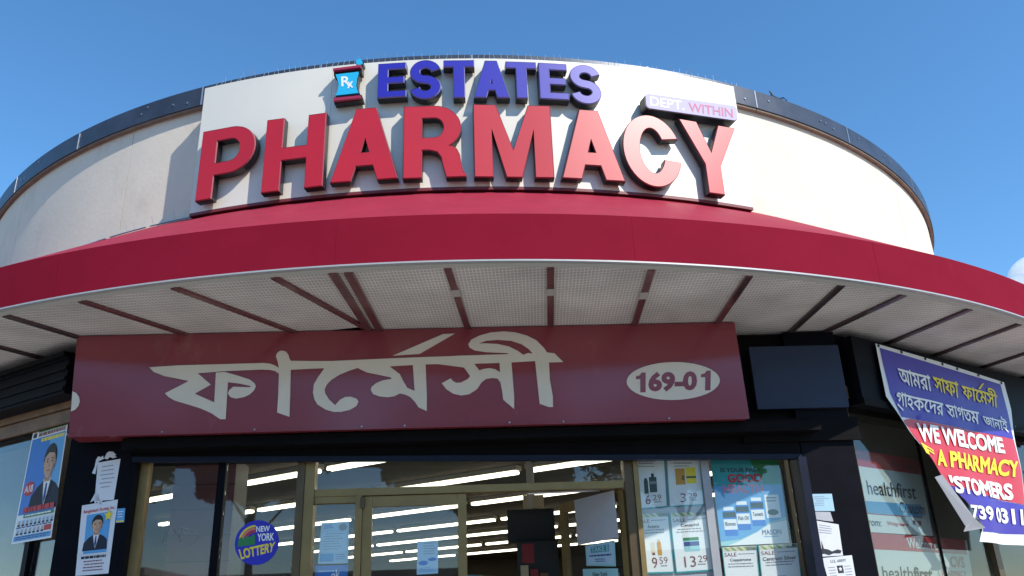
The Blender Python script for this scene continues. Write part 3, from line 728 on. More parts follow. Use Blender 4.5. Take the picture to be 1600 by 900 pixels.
mb.tube([b+e*-.10, b+e*-.05+Vector((0, 0, .025)), b+e*.02+Vector((0, 0, .012)), b+e*.07+Vector((0, 0, .03)), b+e*.13+Vector((0, 0, .065)), b+e*.17+Vector((0, 0, .045)), b+e*.15+Vector((0, 0, .015))], [.018, .022, .024, .014, .009, .008, .006], 6)
mb.tube([b+e*-.03, b+e*-.045+Vector((0, 0, .06)), b+e*-.075+Vector((0, 0, .095))], [.016, .011, .006], 5)
mb.lone('plastic_scrap', 'bag_black', 'crumpled black plastic scrap caught on the grey coping right of the sign', 'scrap')

# ------------------------------------------------------------------ fascia sign with Bengali lettering
fs = thing('fascia_sign', tuple(front(2.78, .15, 2.955)), 'long dark red shop sign with cream Bengali lettering and the number 169-01', 'sign')
MB().hexa([front(.05, .004, 2.955), front(5.59, .004, 2.955), front(5.575, .255, 2.955), front(.03, .255, 2.955), front(-.01, .004, 3.80), front(5.578, .004, 3.80), front(5.57, .255, 3.80), front(-.005, .255, 3.80)]).build('board', 'fascia_red', fs)
def za(L, ox, oy, k=5.623): return [(ox+x/k, oy+y/k) for x, y in L]
g1 = za([(48, 360), (300, 343), (1050, 322), (1110, 328), (1155, 345), (1185, 365), (1185, 415), (1150, 392), (1110, 383), (1030, 380), (700, 394), (472, 412), (588, 512), (447, 592), (618, 668), (632, 406), (712, 401), (830, 435), (930, 468), (972, 500), (983, 525), (970, 560), (930, 598), (880, 622), (810, 635), (760, 622), (738, 590), (750, 560), (785, 530), (850, 533), (930, 535), (942, 525), (850, 505), (738, 490), (718, 816), (670, 816), (590, 762), (500, 722), (400, 690), (270, 652), (215, 620), (185, 588), (395, 480), (300, 460), (180, 437), (85, 400)], 225, 510)
P_SIGN.shape('glyph', g1, 'fascia_cream', fs, .001, .002)
A = lambda L: za(L, 225, 510); B = lambda L: za(L, 470, 510); D = lambda L: za(L, 660, 505)
g2 = (A([(1186, 372), (1175, 310), (1160, 265), (1168, 238), (1190, 218), (1215, 213), (1248, 222), (1268, 248), (1280, 285), (1290, 303)]) + B([(84, 305), (270, 305), (600, 290), (1000, 273), (1300, 263)]) + D([(300, 287), (740, 273), (760, 264), (560, 255), (460, 240), (415, 215), (403, 185), (430, 145), (500, 110), (600, 82), (720, 73), (820, 82), (920, 110), (1000, 150), (1070, 220), (1095, 258), (1160, 265), (1238, 342), (1112, 345), (1120, 500), (1145, 640), (1147, 737), (1110, 737), (1030, 708), (990, 333), (782, 345), (806, 640), (806, 754), (710, 672), (700, 590), (685, 520), (660, 487), (610, 482), (560, 490), (520, 520), (480, 580), (410, 625), (340, 636), (270, 620), (210, 580), (170, 528), (248, 485), (270, 510), (300, 525), (340, 522), (400, 490), (420, 465), (365, 390), (140, 360), (28, 362)])
      + B([(1107, 600), (1107, 745), (1035, 712), (1000, 660), (960, 620), (920, 600), (870, 590), (820, 615), (760, 624), (690, 615), (635, 595), (615, 560), (620, 535), (660, 500), (720, 475), (798, 462), (790, 448), (680, 425), (580, 405), (500, 366), (430, 388), (340, 425), (270, 470), (230, 510), (210, 555), (215, 590), (250, 645), (302, 692), (345, 645), (390, 620), (440, 618), (490, 635), (507, 660), (490, 700), (430, 735), (350, 752), (290, 752), (220, 732), (145, 685), (120, 640), (107, 580), (115, 510), (150, 450), (208, 368), (84, 372)]) + A([(1290, 382), (1285, 600), (1278, 795), (1170, 757), (1180, 600), (1186, 420)]))
h1 = B([(780, 352), (985, 340), (1000, 567), (935, 540), (900, 480), (870, 420)])
h2 = D([(455, 357), (678, 350), (682, 432), (640, 405), (590, 395), (540, 402), (500, 414)])
h3 = D([(495, 178), (560, 155), (660, 147), (780, 155), (870, 185), (930, 225), (970, 268), (930, 262), (885, 278), (840, 245), (760, 205), (660, 183), (560, 178)])
P_SIGN.shape('glyph', [g2, h1, h2, h3], 'fascia_cream', fs, .001, .002)
P_SIGN.shape('glyph', B([(808, 258), (1250, 68), (1355, 63), (1045, 242)]), 'fascia_cream', fs, .001, .002)
ov = P_SIGN.shape('number_oval', [(1051.8+72.8*math.cos(R_(k*9)), 595.5-1.0*math.cos(R_(k*9))+29.6*math.sin(R_(k*9))) for k in range(40)], 'fascia_cream', fs, .001, .002)
nq = [(993.5, 582), (1111, 578.5), (1110.5, 610), (993.5, 613.5)]
P_SIGN.text('69-0', sub(nq, .165, 0, .815, 1), 'fascia_red', ov, .0045, .05, 'digits')
for a0 in (0, .865):
    P_SIGN.shape('digit', [sub(nq, a0+x, y, 0, 0)[0] for x, y in ((.058, 1), (.058, .34), (0, .34), (0, .2), (.05, .15), (.075, .02), (.13, .02), (.13, 1))], 'fascia_red', ov, .0036, .0009)
P_SIGN.shape('oval_end', [(113.5, 611.5), (119, 614), (123.5, 620), (125, 627), (123, 634), (118, 640), (111, 643)], 'fascia_cream', fs, .001, .002)
mb = MB()
for k in range(8):
    p = front(.3+k*.66+random.uniform(-.28, .28), -.003, 2.963+random.uniform(0, .006)); mb.hexa([p+Vector((dx*.006, dy*.005, dz*.005)) for dz in (-1, 1) for dx, dy in ((-1, -1), (1, -1), (1, 1), (-1, 1))])
mb.build('rivet', 'silver', fs)
MB().box(front, .05, 5.585, -.006, .0035, 2.945, 2.9575).build('bottom_trim', 'fascia_red', fs)

# ------------------------------------------------------------------ vinyl banner on the right wall
bn = thing('banner', tuple(P_BAN.at(1500, 850)), 'blue and red vinyl banner with Bengali and English welcome text, lower corner folded', 'banner')
zc = lambda L: [(1360+x/6, 530+y/6) for x, y in L]
zd = lambda L: [(1420+x/4.283, 650+y/4.283) for x, y in L]
def bsh(name, pts, m, l=.002, th=.0015, par=None): return P_BAN.shape(name, pts, m, par or bn, l, th)
outline = [(1366, 537), (1470, 567), (1567, 598), (1578, 640), (1588, 720), (1596, 790), (1600, 853), (1560, 851), (1524, 847), (1528, 822), (1510, 797), (1468, 742), (1432, 690), (1405, 655), (1382, 620), (1376, 590)]
bsh('sheet', outline, 'banner_white', 0, .0025)
bsh('blue_field', [(1372, 544), (1470, 573.5), (1561, 601), (1573, 650), (1580.5, 687), (1500, 670.5), (1420, 654), (1405, 652), (1388, 615)], 'banner_blue', .0035)
bsh('red_field', [(1420, 654.6), (1500, 671), (1580.7, 687.6), (1589, 740), (1594, 791), (1540, 777), (1475, 758.6), (1440, 700), (1408, 657)], 'banner_red', .0035)
bsh('blue_field', [(1476, 759.4), (1540, 777.8), (1594.3, 791.8), (1598, 836), (1560, 834.5), (1528, 831.5), (1527, 820), (1510, 796)], 'banner_blue', .0035)
def bbt(s, q, m, b=.0): return P_BAN.text(s, q, m, bn, .013, .014)
def btx(s, q, m, b=.0): return P_BAN.text(s, q, m, bn, .013, b)
bbt('আমরা', zc([(230, 262), (530, 345), (548, 500), (258, 418)]), 'print_white', .012)
bbt('সাফা', zc([(555, 343), (797, 405), (812, 560), (580, 482)]), 'ink_yellow', .012)
bbt('ফাের্মসী'.replace('র্', ''), zc([(825, 388), (1160, 480), (1170, 650), (852, 552)]), 'ink_yellow', .012)
bsh('reph', zc([(985, 470), (1025, 418), (1038, 424), (1003, 475)]), 'ink_yellow', .013)
bbt('গাহকেদর', zc([(210, 488), (650, 598), (655, 740), (225, 632)]), 'print_white', .012)
bsh('ra_phala', zc([(228, 610), (285, 668), (278, 680), (222, 625)]), 'print_white', .013)
bbt('সাগতম', zc([(672, 605), (990, 678), (997, 806), (690, 722)]), 'print_white', .012)
bsh('ba_phala', zc([(690, 690), (735, 720), (738, 745), (712, 716)]), 'print_white', .013)
bbt('জানাই', zc([(1015, 690), (1245, 738), (1265, 885), (1040, 815)]), 'print_white', .012)
btx('WE WELCOME', zd([(38, 45), (597, 150), (612, 258), (62, 172)]), 'print_white', .04)
btx('A PHARMACY', zd([(160, 222), (690, 310), (690, 420), (165, 335)]), 'ink_yellow', .04)
btx('F', zd([(62, 178), (140, 232), (150, 285), (92, 252)]), 'ink_yellow', .03)
btx("'STOMERS", zd([(234, 400), (652, 455), (662, 570), (262, 520)]), 'print_white', .04)
btx('739 0311', zd([(362, 598), (712, 630), (722, 740), (388, 690)]), 'print_white', .035)
# the folded flap stands off the sheet
f0 = [P_BAN.at(*zd([p])[0], l) for p, l in (((135, 415), .014), ((190, 398), .020), ((385, 690), .035), ((460, 755), .03), ((332, 778), .014), ((345, 745), .014))]
MB().add(f0+[p-NR*.003 for p in f0], [(0, 1, 2, 5), (5, 2, 3, 4), (9+2, 8, 7, 6), (10, 9, 8, 11), (0, 5, 11, 6), (1, 7, 8, 2), (3, 2, 8, 9), (4, 3, 9, 10), (0, 6, 7, 1)]).build('folded_flap', 'banner_back', bn)
mb = MB()
for x, y in ((1370, 541), (1406, 551), (1443, 561.5), (1470, 569.5), (1493, 577), (1526, 587), (1562, 599), (1584, 667), (1593, 739)):
    p = P_BAN.at(x, y, .004); mb.tube([p, p+NR*.006], .014, 8)
mb.build('eyelet', 'screen_black', bn)

# ------------------------------------------------------------------ printed sheets
def sheet_thing(name, plane, q, m, label, cat='poster', lift=.002, group=None):
    ctr = sub(q, .5, 1, 0, 0)[0]; root = thing(name, tuple(plane.at(*ctr, lift)), label, cat, group)
    plane.shape('sheet', q, m, root, lift, .0012); return root
class Art:
    def __init__(s, plane, q, root, lift): s.p, s.q, s.r, s.l = plane, q, root, lift
    def rect(s, a0, b0, a1, b1, m, name='panel', d=0): return s.p.shape(name, sub(s.q, a0, b0, a1, b1), m, s.r, s.l+.0018+d, .0006)
    def poly(s, pts, m, name='shape', d=0): return s.p.shape(name, [sub(s.q, a, b, 0, 0)[0] for a, b in pts], m, s.r, s.l+.0018+d, .0006)
    def oval(s, ca, cb, ra, rb, m, name='shape', d=0, n=20, t0=0, t1=360): return s.p.shape(name, oval(s.q, ca, cb, ra, rb, n, t0, t1), m, s.r, s.l+.0018+d, .0006)
    def text(s, body, a0, b0, a1, b1, m, bold=.0, d=0): return s.p.text(body, sub(s.q, a0, b0, a1, b1), m, s.r, s.l+.0030+d, bold)
    def lines(s, a0, b0, a1, b1, n, m, fill=.4, ragged=.3, d=0):
        mb = MB()
        for k in range(n):
            y0 = b0+(b1-b0)*k/n; y1 = y0+(b1-b0)/n*fill; x = a0+random.uniform(0, ragged*.3)*(a1-a0); e = a1-random.uniform(0, ragged)*(a1-a0)
            while x < e:
                x2 = min(e, x+random.uniform(.05, .16)*(a1-a0)); mb.slab([[s.p.at(*p, s.l+.0018+d) for p in sub(s.q, x, y0, x2, y1)]], s.p.n*.0006); x = x2+.02*(a1-a0)
        mb.build('text_lines', m, s.r)
def portrait(art, ca, top, sc_, asp, d=.001, turn=0):
    """bust in a dark suit; sc_ = head half height as a fraction of the sheet, asp = width/height correction"""
    hh = sc_; hw = sc_*asp*.74; cy = top+hh*1.15
    art.poly([(ca-hw*2.5, cy+hh*3.1), (ca-hw*2.3, cy+hh*2.1), (ca-hw*1.5, cy+hh*1.55), (ca-hw*.5, cy+hh*1.2), (ca+hw*.5, cy+hh*1.2), (ca+hw*1.5, cy+hh*1.5), (ca+hw*2.2, cy+hh*1.95), (ca+hw*2.4, cy+hh*3.1)], 'suit', 'jacket', d)
    art.poly([(ca-hw*.62, cy+hh*1.12), (ca+hw*.62, cy+hh*1.12), (ca+hw*.3, cy+hh*2.2), (ca, cy+hh*2.9), (ca-hw*.3, cy+hh*2.2)], 'print_white', 'shirt', d+.001)
    art.poly([(ca-hw*.13, cy+hh*1.4), (ca+hw*.13, cy+hh*1.4), (ca+hw*.2, cy+hh*2.3), (ca, cy+hh*2.75), (ca-hw*.2, cy+hh*2.3)], 'ink_navy', 'tie', d+.002)
    art.rect(ca-hw*.5, cy+hh*.6, ca+hw*.5, cy+hh*1.3, 'skin', 'neck', d+.0015)
    art.oval(ca+turn*hw*.1, cy-hh*.14, hw*1.1, hh*1.02, 'hair', 'hair', d+.002)
    art.poly([(ca+hw*x, cy+hh*y) for x, y in ((-.88, -.45), (-.6, -.85), (0, -.95), (.6, -.85), (.88, -.45), (.9, .1), (.82, .5), (.6, .82), (.3, 1.02), (0, 1.07), (-.3, 1.02), (-.6, .82), (-.82, .5), (-.9, .1))], 'skin', 'face', d+.003)
    for sg in (-1, 1): art.poly([(ca+sg*hw*.62, cy+hh*1.2), (ca+sg*hw*.95, cy+hh*1.42), (ca+sg*hw*.75, cy+hh*1.75), (ca+sg*hw*.1, cy+hh*2.95), (ca+sg*hw*.02, cy+hh*2.95), (ca+sg*hw*.34, cy+hh*2.1)], 'lapel', 'lapel', d+.0028)
    art.poly([(ca-hw*.5, cy+hh*.95), (ca+hw*.5, cy+hh*.95), (ca+hw*.3, cy+hh*1.2), (ca-hw*.3, cy+hh*1.2)], 'skin_shade', 'chin_shade', d+.0025)
    art.poly([(ca-hw*.96, cy-hh*.25), (ca-hw*.8, cy-hh*.85), (ca, cy-hh*1.08), (ca+hw*.8, cy-hh*.85), (ca+hw*.96, cy-hh*.2), (ca+hw*.6, cy-hh*.5), (ca-hw*.3, cy-hh*.58)], 'hair', 'fringe', d+.004)
    art.oval(ca-hw*.93, cy+hh*.12, hw*.14, hh*.2, 'skin_shade', 'ear', d+.0028, 10); art.oval(ca+hw*.93, cy+hh*.12, hw*.14, hh*.2, 'skin_shade', 'ear', d+.0028, 10)
    art.poly([(ca+hw*.45, cy-hh*.35), (ca+hw*.86, cy-hh*.3), (ca+hw*.9, cy+hh*.2), (ca+hw*.62, cy+hh*.8), (ca+hw*.2, cy+hh*1.03), (ca+hw*.42, cy+hh*.6), (ca+hw*.55, cy+hh*.1)], 'skin_shade', 'cheek', d+.0034)
    for sg in (-1, 1):
        art.oval(ca+sg*hw*.38, cy, hw*.15, hh*.06, 'eye_brown', 'eye', d+.004, 8); art.rect(ca+sg*hw*.38-hw*.2, cy-hh*.2, ca+sg*hw*.38+hw*.2, cy-hh*.14, 'eye_brown', 'eyebrow', d+.004)
    art.rect(ca-hw*.28, cy+hh*.56, ca+hw*.28, cy+hh*.62, 'ink_maroon', 'mouth', d+.004); art.poly([(ca, cy+.02*hh), (ca+hw*.14, cy+hh*.34), (ca-hw*.14, cy+hh*.34)], 'skin_shade', 'nose', d+.004)

# left side window: tall campaign poster
q = [(55.5, 659.5), (109.5, 643), (80.5, 840), (18.5, 850.6)]
r = sheet_thing('campaign_poster', P_LEFT, q, 'print_white', 'tall blue campaign poster of a man in a suit on the left side window'); a = Art(P_LEFT, q, r, .002)
a.rect(.03, .15, .97, .77, 'ink_blue', 'background'); a.poly([(.55, .17), (.97, .17), (.97, .7), (.75, .6), (.6, .4)], 'sky_blue', 'glow', .0008)
a.rect(.03, .012, .97, .045, 'ink_navy', 'band'); a.rect(.18, .047, .97, .062, 'ink_red', 'band'); a.rect(.18, .064, .97, .105, 'ink_green', 'band'); a.rect(.03, .012, .16, .05, 'ink_red', 'emblem', .0006)
a.rect(.18, .107, .97, .148, 'fascia_cream', 'band'); a.lines(.2, .112, .95, .145, 1, 'ink_maroon', .8, 0, .001); a.lines(.3, .16, .95, .195, 1, 'ink_yellow', .8, 0, .001); a.lines(.25, .07, .9, .1, 2, 'ink_yellow', .5, .2, .001)
a.oval(.09, .085, .05, .022, 'skin', 'small_portrait', .0005); a.rect(.04, .105, .14, .14, 'suit', 'small_jacket', .0004)
portrait(a, .66, .225, .125, 1.75)
a.oval(.20, .56, .14, .06, 'ink_red', 'disc', .002); a.text('A18', .09, .53, .31, .59, 'print_white', .02, .003)
a.lines(.16, .715, .98, .765, 1, 'ink_red', .85, 0, .007); a.rect(.20, .772, .97, .80, 'ink_green', 'band', .006); a.lines(.24, .778, .93, .796, 1, 'print_white', .7, 0, .008)
for rr, bb in ((.815, .006), (.885, .006)):
    for k in range(9):
        x = .06+k*.105
        if rr > .85 and k > 6: continue
        a.rect(x, rr, x+.085, rr+.05, 'pale_blue', 'thumbnail', .0004); a.oval(x+.042, rr+.02, .022, .014, 'skin', 'thumbnail_face', .0012, 8); a.rect(x+.012, rr+.034, x+.073, rr+.05, 'suit', 'thumbnail_suit', .001)
a.lines(.05, .869, .95, .882, 1, 'ink_navy', .8, 0); a.rect(.70, .885, .96, .93, 'ink_red', 'band'); a.rect(.03, .942, .97, .985, 'sky_blue', 'band'); a.lines(.06, .95, .94, .98, 2, 'ink_navy', .5, .1, .001)

# left pilaster sheets
q = [(153, 723), (188.5, 717), (178, 781), (148, 783)]
r = sheet_thing('notice', P_PIL, q, 'paper', 'plain white typed notice on the black left pilaster above the portrait poster', 'notice'); Art(P_PIL, q, r, .002).lines(.15, .12, .9, .75, 6, 'ink_grey', .22, .5)
q = [(128.5, 790), (184.5, 780.5), (169.5, 896), (118, 900)]
r = sheet_thing('portrait_poster', P_PIL, q, 'paper', 'white poster with a man in a dark suit on the black left pilaster'); a = Art(P_PIL, q, r, .002)
a.rect(.17, .15, .86, .70, 'sky_blue', 'photo_background'); portrait(a, .50, .17, .115, 1.75); a.text('Bangladesh Society Inc.', .07, .075, .95, .135, 'ink_red', .02)
a.rect(.0, .705, 1, .72, 'paper', 'border', .007)
st = [(.80+.13*(1 if k % 2 == 0 else .48)*math.sin(R_(k*36)), .20-.085*(1 if k % 2 == 0 else .48)*math.cos(R_(k*36))) for k in range(10)]
a.poly(st, 'ink_yellow', 'star', .009); a.lines(.12, .735, .92, .78, 1, 'ink', .8, .1); a.lines(.2, .80, .85, .97, 4, 'ink_maroon', .4, .2)
def scrap(pts, label, m='paper'):
    mb = MB(); P_ = P_PIL; mb.slab([[P_.at(x, y, .002) for x, y in pts]], -V_*.0012); mb.lone('paper_scrap', m, label, 'paper')
scrap([(163, 716.5), (167, 708), (171, 705.5), (177, 706), (182, 711), (179, 712), (183, 714.5), (176, 716.2), (172, 714), (168, 717.8)], 'torn curl of white paper above the typed notice on the left pilaster')
scrap([(150.5, 718), (154, 713), (158, 714.5), (161, 712), (162.5, 717), (155, 720.5), (152, 727), (149, 741), (144, 739.5), (148, 730)], 'torn white paper corner left of the typed notice on the left pilaster')
scrap([(146, 776), (150, 768), (151.5, 775), (154, 770), (156, 784), (161, 781), (158, 789), (151, 784), (149, 788), (147, 782), (141, 785)], 'torn white paper strips below the typed notice on the left pilaster')
q = [(183, 795), (196, 794), (194, 816), (181, 817)]
r = sheet_thing('sticker', P_PIL, q, 'sky_blue', 'small cyan sticker on the edge of the left pilaster beside the portrait poster', 'sticker'); a = Art(P_PIL, q, r, .002); a.rect(.05, .86, .95, .97, 'ink_yellow', 'stripe'); a.lines(.15, .2, .85, .75, 3, 'print_white', .3, .2)

# round lottery sticker on the left window
q = [(368, 815), (437, 811), (435, 881), (366, 885)]
root = thing('lottery_sticker', tuple(P_GLASS.at(402, 885, .005)), 'round blue lottery sticker with rainbow emblem on the left shop window', 'sticker')
P_GLASS.shape('disc', oval(q, .5, .5, .5, .5, 40), 'lottery_blue', root, .005, .001); a = Art(P_GLASS, q, root, .005)
def ringq(r0, r1, m, d): a.poly([(.46-r1*math.cos(R_(t))*1.0, .46-r1*math.sin(R_(t))*.95) for t in range(12, 91, 6)]+[(.46-r0*math.cos(R_(t))*1.0, .46-r0*math.sin(R_(t))*.95) for t in range(90, 11, -6)], m, 'rainbow_arc', d)
ringq(.33, .375, 'ink_yellow', 0); ringq(.27, .315, 'ink_orange', 0); ringq(.20, .255, 'ink_red', 0)
a.poly([(.07, .57), (.08, .42), (.13, .36), (.2, .40), (.27, .34), (.35, .37), (.42, .31), (.46, .33), (.46, .54)], 'ink_green', 'hills', .0012)
a.text('NEW', .48, .135, .79, .265, 'print_white', .03); a.text('YORK', .51, .30, .89, .475, 'print_white', .03)
P_GLASS.text('LOTTERY', [sub(q, .09, .63, 0, 0)[0], sub(q, .93, .50, 0, 0)[0], sub(q, .89, .72, 0, 0)[0], sub(q, .16, .86, 0, 0)[0]], 'ink_yellow', root, .008, .035)
# scratched tag on the left window
mb = MB(); pts = [(252, 852), (254, 840), (262, 828), (264, 814), (268, 822), (278, 840), (282, 832), (284, 824), (292, 826), (300, 828), (299, 832), (290, 834), (286, 828)]
mb.tube([P_GLASS.at(x, y, .005) for x, y in pts], .004, 4); mb.tube([P_GLASS.at(x, y, .005) for x, y in ((279, 838), (282, 848), (292, 852), (304, 848), (310, 838), (308, 830))], .003, 4)
mb.lone('graffiti_scrawl', 'ink_grey', 'thin dark scrawled tag on the left shop window pane', 'graffiti')

# notices on the entrance
q = [(502, 817), (545.5, 814.5), (543.5, 880), (496.5, 881)]
r = sheet_thing('notice', P_GLASS, q, 'paper_blue', 'pale blue printed notice with a small picture on the narrow sidelight', 'notice', -.008); a = Art(P_GLASS, q, r, -.008)
a.rect(.04, .24, .96, .72, 'pale_blue', 'field'); a.oval(.78, .13, .14, .08, 'ink_grey', 'picture', .001); a.lines(.1, .07, .45, .17, 2, 'ink_blue', .4, .3)
a.lines(.1, .27, .9, .70, 7, 'ink_grey', .2, .4, .001); a.rect(.05, .76, .5, .95, 'sky_blue', 'block'); a.lines(.55, .78, .92, .93, 3, 'ink_blue', .3, .3)
q = [(493, 884), (544, 882.5), (541, 930), (489, 932)]
r = sheet_thing('sign_card', P_GLASS, q, 'ink_blue', 'bright blue card under the notice on the narrow sidelight', 'sign', -.008); a = Art(P_GLASS, q, r, -.008); P_GLASS.text('ok', [(517, 892), (531, 889), (531, 904), (517, 906)], 'print_white', r, -.004, .02); a.lines(.08, .16, .6, .24, 1, 'paper_blue', .6, .1)
q = [(652, 846), (684.5, 844.5), (684.5, 896), (651, 898)]
r = sheet_thing('notice', P_GLASS, q, 'paper_blue', 'pale blue notice taped on the closed glass door', 'notice', -.004); a = Art(P_GLASS, q, r, -.004)
a.lines(.3, .06, .95, .45, 5, 'ink_grey', .25, .3); a.oval(.3, .66, .22, .07, 'ink_blue', 'fish', .001); a.oval(.72, .56, .2, .05, 'ink_blue', 'fish', .001); a.lines(.1, .80, .9, .95, 3, 'sky_blue', .3, .4)
# sheets on the open door leaf
P_DOOR = Plane(dfr(0, -.004, 0), hn)
q = [(901, 782), (963.5, 766), (971, 840), (907, 852)]
sheet_thing('blank_paper', P_DOOR, q, 'paper_grey', 'large blank grey-white paper taped on the open inner door', 'paper', .028)
q = [(915, 852.5), (961, 844), (963, 885), (917, 884)]
r = sheet_thing('notice', P_DOOR, q, 'paper_teal', 'blue bordered game notice below the blank paper on the open door', 'notice', .003); a = Art(P_DOOR, q, r, .003)
a.rect(.05, .06, .95, .9, 'pale_blue', 'field'); a.rect(.18, .12, .8, .40, 'teal', 'block', .0006); a.text('TAKE 5', .2, .15, .78, .37, 'pale_blue', .02, .001); a.lines(.12, .5, .88, .62, 1, 'ink_navy', .6, 0, .001); a.lines(.3, .68, .7, .86, 2, 'ink_navy', .4, .2, .001)
q = [(911, 889), (966, 888), (968, 925), (913, 925)]
r = sheet_thing('notice', P_DOOR, q, 'paper_teal', 'pale teal sheet at the bottom of the open door', 'notice', .003); P_DOOR.text('New York', [(927, 894), (950, 893), (950, 900), (927, 901)], 'ink', r, .007, .01)

# price posters in the right window
def price_ad(q, price, cents, title, sub_, sale, product, label):
    r = sheet_thing('price_poster', P_GLASS, q, 'ad_white', label, 'poster', -.012); a = Art(P_GLASS, q, r, -.012)
    if sale:
        a.rect(0, 0, 1, .07, 'fascia_cream', 'header_strip')
        mb = MB()
        for k in range(5):
            x = .04+k*.19; mb.slab([[P_GLASS.at(*p, -.012+.003) for p in [sub(q, x, .005, 0, 0)[0], sub(q, x+.08, .005, 0, 0)[0], sub(q, x+.19, .065, 0, 0)[0], sub(q, x+.11, .065, 0, 0)[0]]]], -V_*.0006)
        mb.build('leaf_pattern', 'lime', r); a.rect(.70, .005, .97, .065, 'ink_grey', 'corner_picture', .0012)
        a.text('SALE', .06, .095, .40, .155, 'ink_maroon', .0); a.lines(.45, .115, .95, .14, 1, 'ink_grey', .5, .1)
        if title: a.text(title, .5-.03*len(title), .19, .5+.03*len(title), .25, 'ink', .01)
        a.lines(.12, .27, .9, .36, 2, 'ink_grey', .35, .15)
    else:
        if title: a.text(title, .22, .015, .72, .08, 'ink', .01)
        a.lines(.2, .10, .75, .22, 2, 'ink_grey', .3, .2)
    if product == 'bottles': a.rect(.34, .44, .46, .70, 'bottle_dark', 'bottle'); a.rect(.36, .40, .44, .44, 'ink', 'cap'); a.rect(.50, .38, .72, .68, 'bottle_dark', 'bottle'); a.rect(.57, .31, .65, .38, 'ink', 'cap'); a.rect(.52, .46, .70, .52, 'ink_grey', 'band', .001)
    if product == 'boxes': a.rect(.24, .22, .52, .55, 'amber', 'carton'); a.rect(.55, .20, .84, .53, 'ink_yellow', 'carton'); a.rect(.55, .38, .84, .42, 'bottle_dark', 'band', .001); a.rect(.42, .36, .50, .46, 'wood_trim', 'band', .001)
    if product == 'tubes': a.rect(.36, .48, .48, .69, 'fascia_cream', 'tube'); a.poly([(.55, .50), (.59, .46), (.64, .46), (.68, .50), (.68, .70), (.55, .70)], 'amber', 'tube'); a.rect(.575, .43, .655, .46, 'fascia_cream', 'cap'); a.rect(.38, .65, .46, .69, 'ink_maroon', 'cap', .001)
    if product == 'jar': a.rect(.28, .42, .70, .47, 'ink_green', 'lid'); a.rect(.29, .47, .70, .65, 'paper_teal', 'jar'); a.rect(.29, .49, .70, .56, 'ink_navy', 'band', .001)
    if product == 'jar2': a.rect(.40, .50, .62, .54, 'ink_grey', 'lid'); a.rect(.38, .54, .64, .8, 'amber', 'jar')
    if price:
        k = .09*len(price)
        a.text(price, .5-.07-k, .73, .5-.05+k*.6, .91, 'ink_maroon', .0); a.text(cents, .5+.02+k*.6, .73, .5+.28+k*.5, .84, 'ink_maroon', -.006); a.lines(.6, .865, .82, .89, 1, 'ink_grey', .7, .1)
    fr = MB()
    for a0, b0, a1, b1 in ((0, .0, .022, 1), (.978, .0, 1, 1), (.022, .972, .978, 1)): fr.slab([[P_GLASS.at(*p, -.012+.0032) for p in sub(q, a0, b0, a1, b1)]], -V_*.0006)
    fr.build('border', 'teal', r)
    return r
price_ad([(984.5, 715), (1039, 715), (1043.5, 792.5), (992.5, 797)], '6', '29', 'Selsun', '', False, 'bottles', 'price poster 6.29 with two dark bottles in the right window')
price_ad([(1041, 715), (1094, 715), (1100.5, 789.5), (1046, 792.5)], '3', '29', '', '', False, 'boxes', 'price poster 3.29 with two yellow cartons in the right window')
price_ad([(993, 803), (1044.5, 800), (1054.5, 895.5), (1004, 897)], '9', '59', 'Aveeno', '', True, 'tubes', 'sale poster 9.59 with two lotion tubes in the right window')
price_ad([(1046.5, 801.5), (1105, 798.5), (1115.5, 892), (1057, 896)], '13', '29', 'Cetaphil', '', True, 'jar', 'sale poster 13.29 with a green lidded jar in the right window')
price_ad([(1128, 855), (1183, 852.5), (1192, 950), (1139, 951)], '', '', 'Coppertone', '', True, 'jar2', 'left of the two sale posters below the turquoise poster, right window')
price_ad([(1185, 852.5), (1247, 848.5), (1258, 947), (1195, 950)], '', '', 'Centrum Silver', '', True, 'jar2', 'right of the two sale posters below the turquoise poster, right window')
q = [(1110, 715), (1216, 715), (1234.5, 848), (1127.5, 853)]
r = sheet_thing('health_poster', P_GLASS, q, 'paper_teal', 'turquoise GOOD HEALTH poster with three supplement bottles in the right window', 'poster', -.014); a = Art(P_GLASS, q, r, -.014)
a.rect(0, 0, 1, .32, 'teal', 'dark_reflection'); a.poly([(.55, 0), (1, 0), (1, .30), (.75, .30)], 'ink_green', 'glow', .0004)  # pane's reflection painted into the print: dark above, washed paler below
a.poly([(0, .32), (1, .32), (1, .70), (.75, .75), (.55, .85), (.3, .93), (0, .95)], 'sky_blue', 'blue_field', .0002)  # lower part coloured as if washed by the mirrored sky
a.text('IS YOUR PAIN', .13, .115, .70, .165, 'ink', .02, .001); a.text('GOOD', .22, .185, .72, .285, 'ink_red', .04, .001); a.text('HEALTH', .13, .305, .72, .405, 'dept_pink', .04, .002)
for x, y, nm_ in ((.08, .56, 'Bones'), (.28, .50, 'Fish Oil'), (.50, .46, 'Turmeric')):
    a.rect(x+.02, y, x+.17, y+.04, 'ad_white', 'cap', .001); a.rect(x, y+.045, x+.19, y+.33, 'ink_blue', 'bottle', .001); a.rect(x, y+.06, x+.19, y+.12, 'bottle_dark', 'pills', .002); a.rect(x, y+.14, x+.19, y+.26, 'ad_white', 'label', .002); a.text(nm_, x+.02, y+.17, x+.17, y+.215, 'ink', .01, .003)
a.rect(.72, .43, .93, .70, 'ad_white', 'carton', .001); a.lines(.74, .46, .90, .53, 2, 'ink_grey', .4, .1, .002); a.oval(.82, .635, .08, .035, 'bottle_dark', 'berries', .002)
